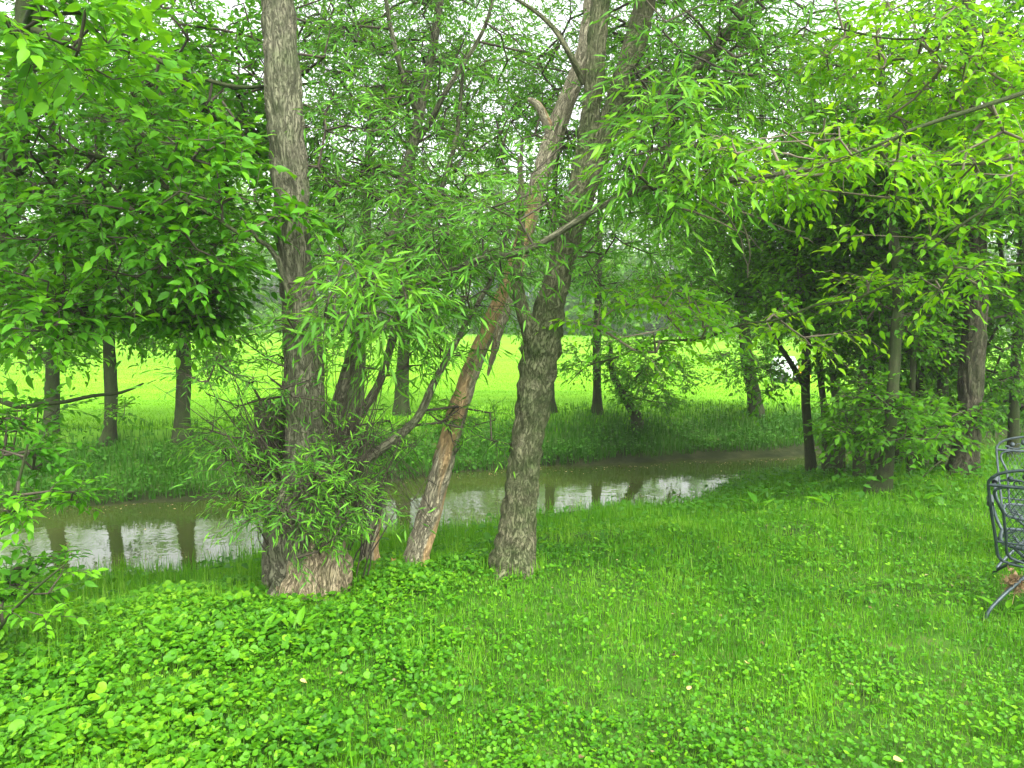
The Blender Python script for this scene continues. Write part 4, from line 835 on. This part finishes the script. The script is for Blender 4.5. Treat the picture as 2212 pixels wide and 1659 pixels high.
    k = in_view(x, y) & (tn > .05) & clear(x, y) & (rng.random(n) < band * sstep((fn(x, y, 2.2, 91) - .2) / .35) * .75); x, y = x[k], y[k]; n = len(x)
    z = ground_z(x, y) + rng.uniform(.03, .22, n); az = rng.uniform(0, 2 * math.pi, n); d = np.stack([np.cos(az), np.sin(az), rng.normal(size=n) * .35], 1); nr = np.stack([rng.normal(size=n) * .4, rng.normal(size=n) * .4, np.ones(n)], 1)
    leaves(a, np.stack([x, y, z], 1), d, nr, rng.uniform(.03, .10, n), OVATE_LO, np.clip(.15 + .5 * fn(x, y, 1.6, 92) + rng.random(n) * .3, 0, 1), 1.1)
    o = a.build('bank_weeds', M['herb'], None, True); tag(o, 'low leafy weeds along the near creek bank and under the thicket', 'weeds', kind='stuff')
    # far bank: dense herbs and long grass
    a = Acc(); n = 230000; x, y = scatter(-15, 15, 8, 20, n); tf = y - far_edge(x); mud = .04 + (.26 * sstep((x - .2) / 1.0)) * (.3 + .9 * fn(x, y, 2, 95))
    k = (tf > mud) & (tf < 3.0) & in_view(x, y, 2.5) & (rng.random(n) < 1 - .9 * sstep((tf - 1.0) / 1.3)); x, y, tf = x[k], y[k], tf[k]
    blades(a, x, y, rng.uniform(.10, .32, len(x)) * (.55 + .8 * fn(x, y, 1.3, 96)) * (1 - .45 * sstep((tf - .7) / 1.0)), .012, .45, (.0, .6), yellow=.01)
    o = a.build('far_bank_grass', M['herb'], None, False); tag(o, 'long dark grass on the far creek bank', 'grass', kind='stuff')
    a = Acc(); n = 150000; x, y = scatter(-15, 15, 8, 20, n); tf = y - far_edge(x); mud = .04 + (.28 * sstep((x - .2) / 1.0)) * (.3 + .9 * fn(x, y, 2, 95))
    k = (tf > mud) & (tf < 2.6) & in_view(x, y, 2.5) & (rng.random(n) < (1 - .9 * sstep((tf - .9) / 1.2)) * sstep((fn(x, y, 1.8, 97) - .15) / .4)); x, y = x[k], y[k]; tf = tf[k]; n = len(x)
    z = ground_z(x, y) + rng.uniform(.03, .30, n) * (.5 + .7 * fn(x, y, 1.3, 96)) * (1 - .5 * sstep((tf - .7) / 1.0)); az = rng.uniform(0, 2 * math.pi, n); d = np.stack([np.cos(az), np.sin(az), rng.normal(size=n) * .4 - .1], 1); nr = np.stack([rng.normal(size=n) * .45, rng.normal(size=n) * .45 - .2, np.ones(n)], 1)
    leaves(a, np.stack([x, y, z], 1), d, nr, rng.uniform(.035, .085, n), DIAM, np.clip(.05 + .6 * fn(x, y, 1.1, 98) + rng.random(n) * .35, 0, 1), 1.1)
    o = a.build('far_bank_herbs', M['herb'], None, False); tag(o, 'dense leafy herbs on the far creek bank below the slim trunks', 'herbs', kind='stuff')
    # mown meadow beyond
    a = Acc(); n = 150000; yy = 12 + 26 * rng.random(n) ** 1.3; x = rng.uniform(-1, 1, n) * (yy * .72 + 2.5); tf = yy - far_edge(x); k = (tf > 1.0) & (rng.random(n) < sstep((tf - .9) / 1.2)); x, y = x[k], yy[k]
    blades(a, x, y, rng.uniform(.014, .034, len(x)) * (1 + 1.8 * np.exp(-(y - far_edge(x) - 2) / .9)), .010 + .0004 * y, .6, (.1, .8), yellow=.05)
    o = a.build('meadow_grass', M['meadow_blade'], None, False); tag(o, 'bright mown meadow grass beyond the creek', 'grass', kind='stuff')
grass_all()

def litter():
    a = Acc(); x, y = scatter(-5, 6, 2.3, 7.5, 420); k = in_view(x, y) & clear(x, y) & (near_edge(x) - y > .2); x, y = x[k], y[k]
    x2, _ = scatter(-9, 9, 0, 1, 520); y2 = far_edge(x2) - .08 - np.abs(rng.normal(size=520)) * .22; x3, _ = scatter(-6, 4, 0, 1, 160); y3 = near_edge(x3) + .2 + np.abs(rng.normal(size=160)) * .5
    X = np.concatenate([x, x2, x3]); Y = np.concatenate([y, y2, y3]); z = np.maximum(ground_z(X, Y) + .02, WATER + .004); n = len(X); az = rng.uniform(0, 6.28, n)
    leaves(a, np.stack([X, Y, z], 1), np.stack([np.cos(az), np.sin(az), 0 * az + .05], 1), np.stack([rng.normal(size=n) * .2, rng.normal(size=n) * .2, np.ones(n)], 1), rng.uniform(.012, .04, n), OVATE_LO, rng.random(n), 1.1)
    o = a.build('leaf_litter', leaf_mat('leaf_litter', [(.07, .05, .025), (.22, .16, .07), (.42, .36, .18)], .15, (1, .9, .7)), None); tag(o, 'scattered brown and straw coloured leaf bits on the lawn and drifting at the water edge', 'leaf litter', kind='stuff')
litter()

# single weeds one can point at
def weed(name, label, cat, px, py, n, ln, tilt, m='violet', group=None, wsc=.75, tpl=OVATE, tone=(.3, .8), d0=None):
    ds = np.linspace(2.3, 16, 3000); pts = np.array([P(px, py, d) for d in ds]); g = ground_z(pts[:, 0], pts[:, 1]); i = int(np.argmax(pts[:, 2] < g)); c = pts[i]
    root = thing(name, label, cat, c, group); a = Acc(); b = Acc(); az = rng.uniform(0, 6.28) + np.arange(n) * 2.4
    st = c + np.stack([np.cos(az), np.sin(az), 0 * az], 1) * .01
    d = np.stack([np.cos(az), np.sin(az), np.full(n, tilt) + rng.normal(size=n) * .15], 1); L = ln * rng.uniform(.6, 1.1, n)
    e = st + unit(d) * (L * .35)[:, None]; sticks(b, st, e, .003, .002, 4)
    leaves(a, e, d - np.array([0, 0, .25]), np.stack([-np.cos(az) * tilt, -np.sin(az) * tilt, np.ones(n)], 1), L * .8, tpl, rng.uniform(*tone, n), wsc)
    b.build('stem', M['herb'], root); a.build('leaves', M[m], root); return root
G = 'broad leaved dock plants in the lawn and on the bank'
for px, py, n, ln, tl, lb in [(640, 1375, 7, .20, 1.2, 'broad dock plant in the ivy just below the willow foot'), (560, 1390, 6, .18, 1.4, 'upright dock plant in the ivy at the lower left of the willow foot'), (505, 1440, 7, .17, 1.0, 'dock plant among round leaves left of and below the willow'), (360, 1395, 7, .20, .9, 'long leaved dock plant near the creek bank below the left water'), (100, 1470, 8, .16, .7, 'dock plant in the shade at the lower left beside the sapling'),
        (1455, 1065, 6, .34, 1.1, 'dock plant standing against the bright water reflection right of the forked tree'), (1640, 1105, 7, .26, .9, 'dock plant on the near bank below the far bank shrub'), (1800, 1100, 7, .28, .7, 'pale dock plant at the lawn edge left of the flared brown foot'), (1985, 1090, 7, .26, .8, 'dock plant at the lawn edge right of the flared brown foot'), (1330, 1195, 6, .16, .7, 'low dock plant in the lawn right of the forked tree'), (2170, 1330, 6, .16, .9, 'dock plant by the front foot of the dark chair'), (20, 1600, 6, .22, .6, 'dock plant with one long pale leaf at the lower left corner')]:
    weed('dock_plant', lb, 'weed', px, py, n, ln, tl, group=G)
for px, py, lb in [(840, 1190, 'tall narrow leaved shoot right beside the broken stump'), (735, 1200, 'narrow leaved shoot at the right side of the willow foot')]:
    weed('willow_shoot', lb, 'shoot', px, py, 14, .30, 2.2, m='leaf_willow', wsc=1.3, tpl=NARROW, tone=(.5, 1), group='narrow leaved shoots by the willow foot')

# dry leaves lying in the lawn
def dry_leaves():
    me = None; m = leaf_mat('dry_leaf', [(.45, .34, .12), (.62, .48, .18)], .25, (1, .9, .6))
    spots = [(275, 1608, 'curled pale yellow leaf in the lawn at the lower left'), (678, 1550, 'small pale leaf in the lawn below the willow'), (648, 1468, 'tiny cream leaf in the ivy below the willow foot'), (1612, 1432, 'pale leaf standing in the lawn right of the middle'), (1485, 1490, 'yellow leaf in the lawn near the lower middle'),
             (1105, 1560, 'yellow brown leaf in the lawn at the lower middle'), (845, 1305, 'whitish leaf in the ivy between willow and forked tree'), (1930, 1640, 'pale leaf at the bottom edge of the lawn, right')]
    for i, (px, py, lb) in enumerate(spots):
        ds = np.linspace(2.3, 8, 2000); pts = np.array([P(px, py, d) for d in ds]); g = ground_z(pts[:, 0], pts[:, 1]) + .05; c = pts[int(np.argmax(pts[:, 2] < g))]
        if me is None:
            a = Acc(); leaves(a, np.zeros((1, 3)), np.array([[1., .2, .1]]), np.array([[0, -.3, 1.]]), .045, OVATE, np.array([.6]), 1.4); o = a.build('fallen_leaf', m, None, True); me = o
        else:
            o = me.copy(); C.objects.link(o)
        o.location = [float(v) for v in c]; o.rotation_euler = (rng.uniform(-.3, .3), rng.uniform(-.3, .3), rng.uniform(0, 6.28)); s = rng.uniform(.6, 1.1); o.scale = (s, s, s); tag(o, lb, 'fallen leaf', 'fallen leaves in the lawn')
dry_leaves()

# ------------------------------------------------------------------ thin haze volume, added to lift the darks under the trees
def haze():
    m = bpy.data.materials.new('haze'); m.use_nodes = True; t = m.node_tree; t.nodes.clear(); o = t.nodes.new('ShaderNodeOutputMaterial')
    v = t.nodes.new('ShaderNodeVolumePrincipled'); v.inputs['Density'].default_value = .0018; v.inputs['Color'].default_value = (.93, .97, .95, 1); v.inputs['Anisotropy'].default_value = .3
    t.links.new(v.outputs[0], o.inputs['Volume'])
    a = Acc(); box(a, (0, 75, 12), (235, 155, 17)); h = a.build('haze', m, None, False); tag(h, 'thin haze added over the creek and meadow to lift the dark tones', 'haze', kind='stuff')
haze()
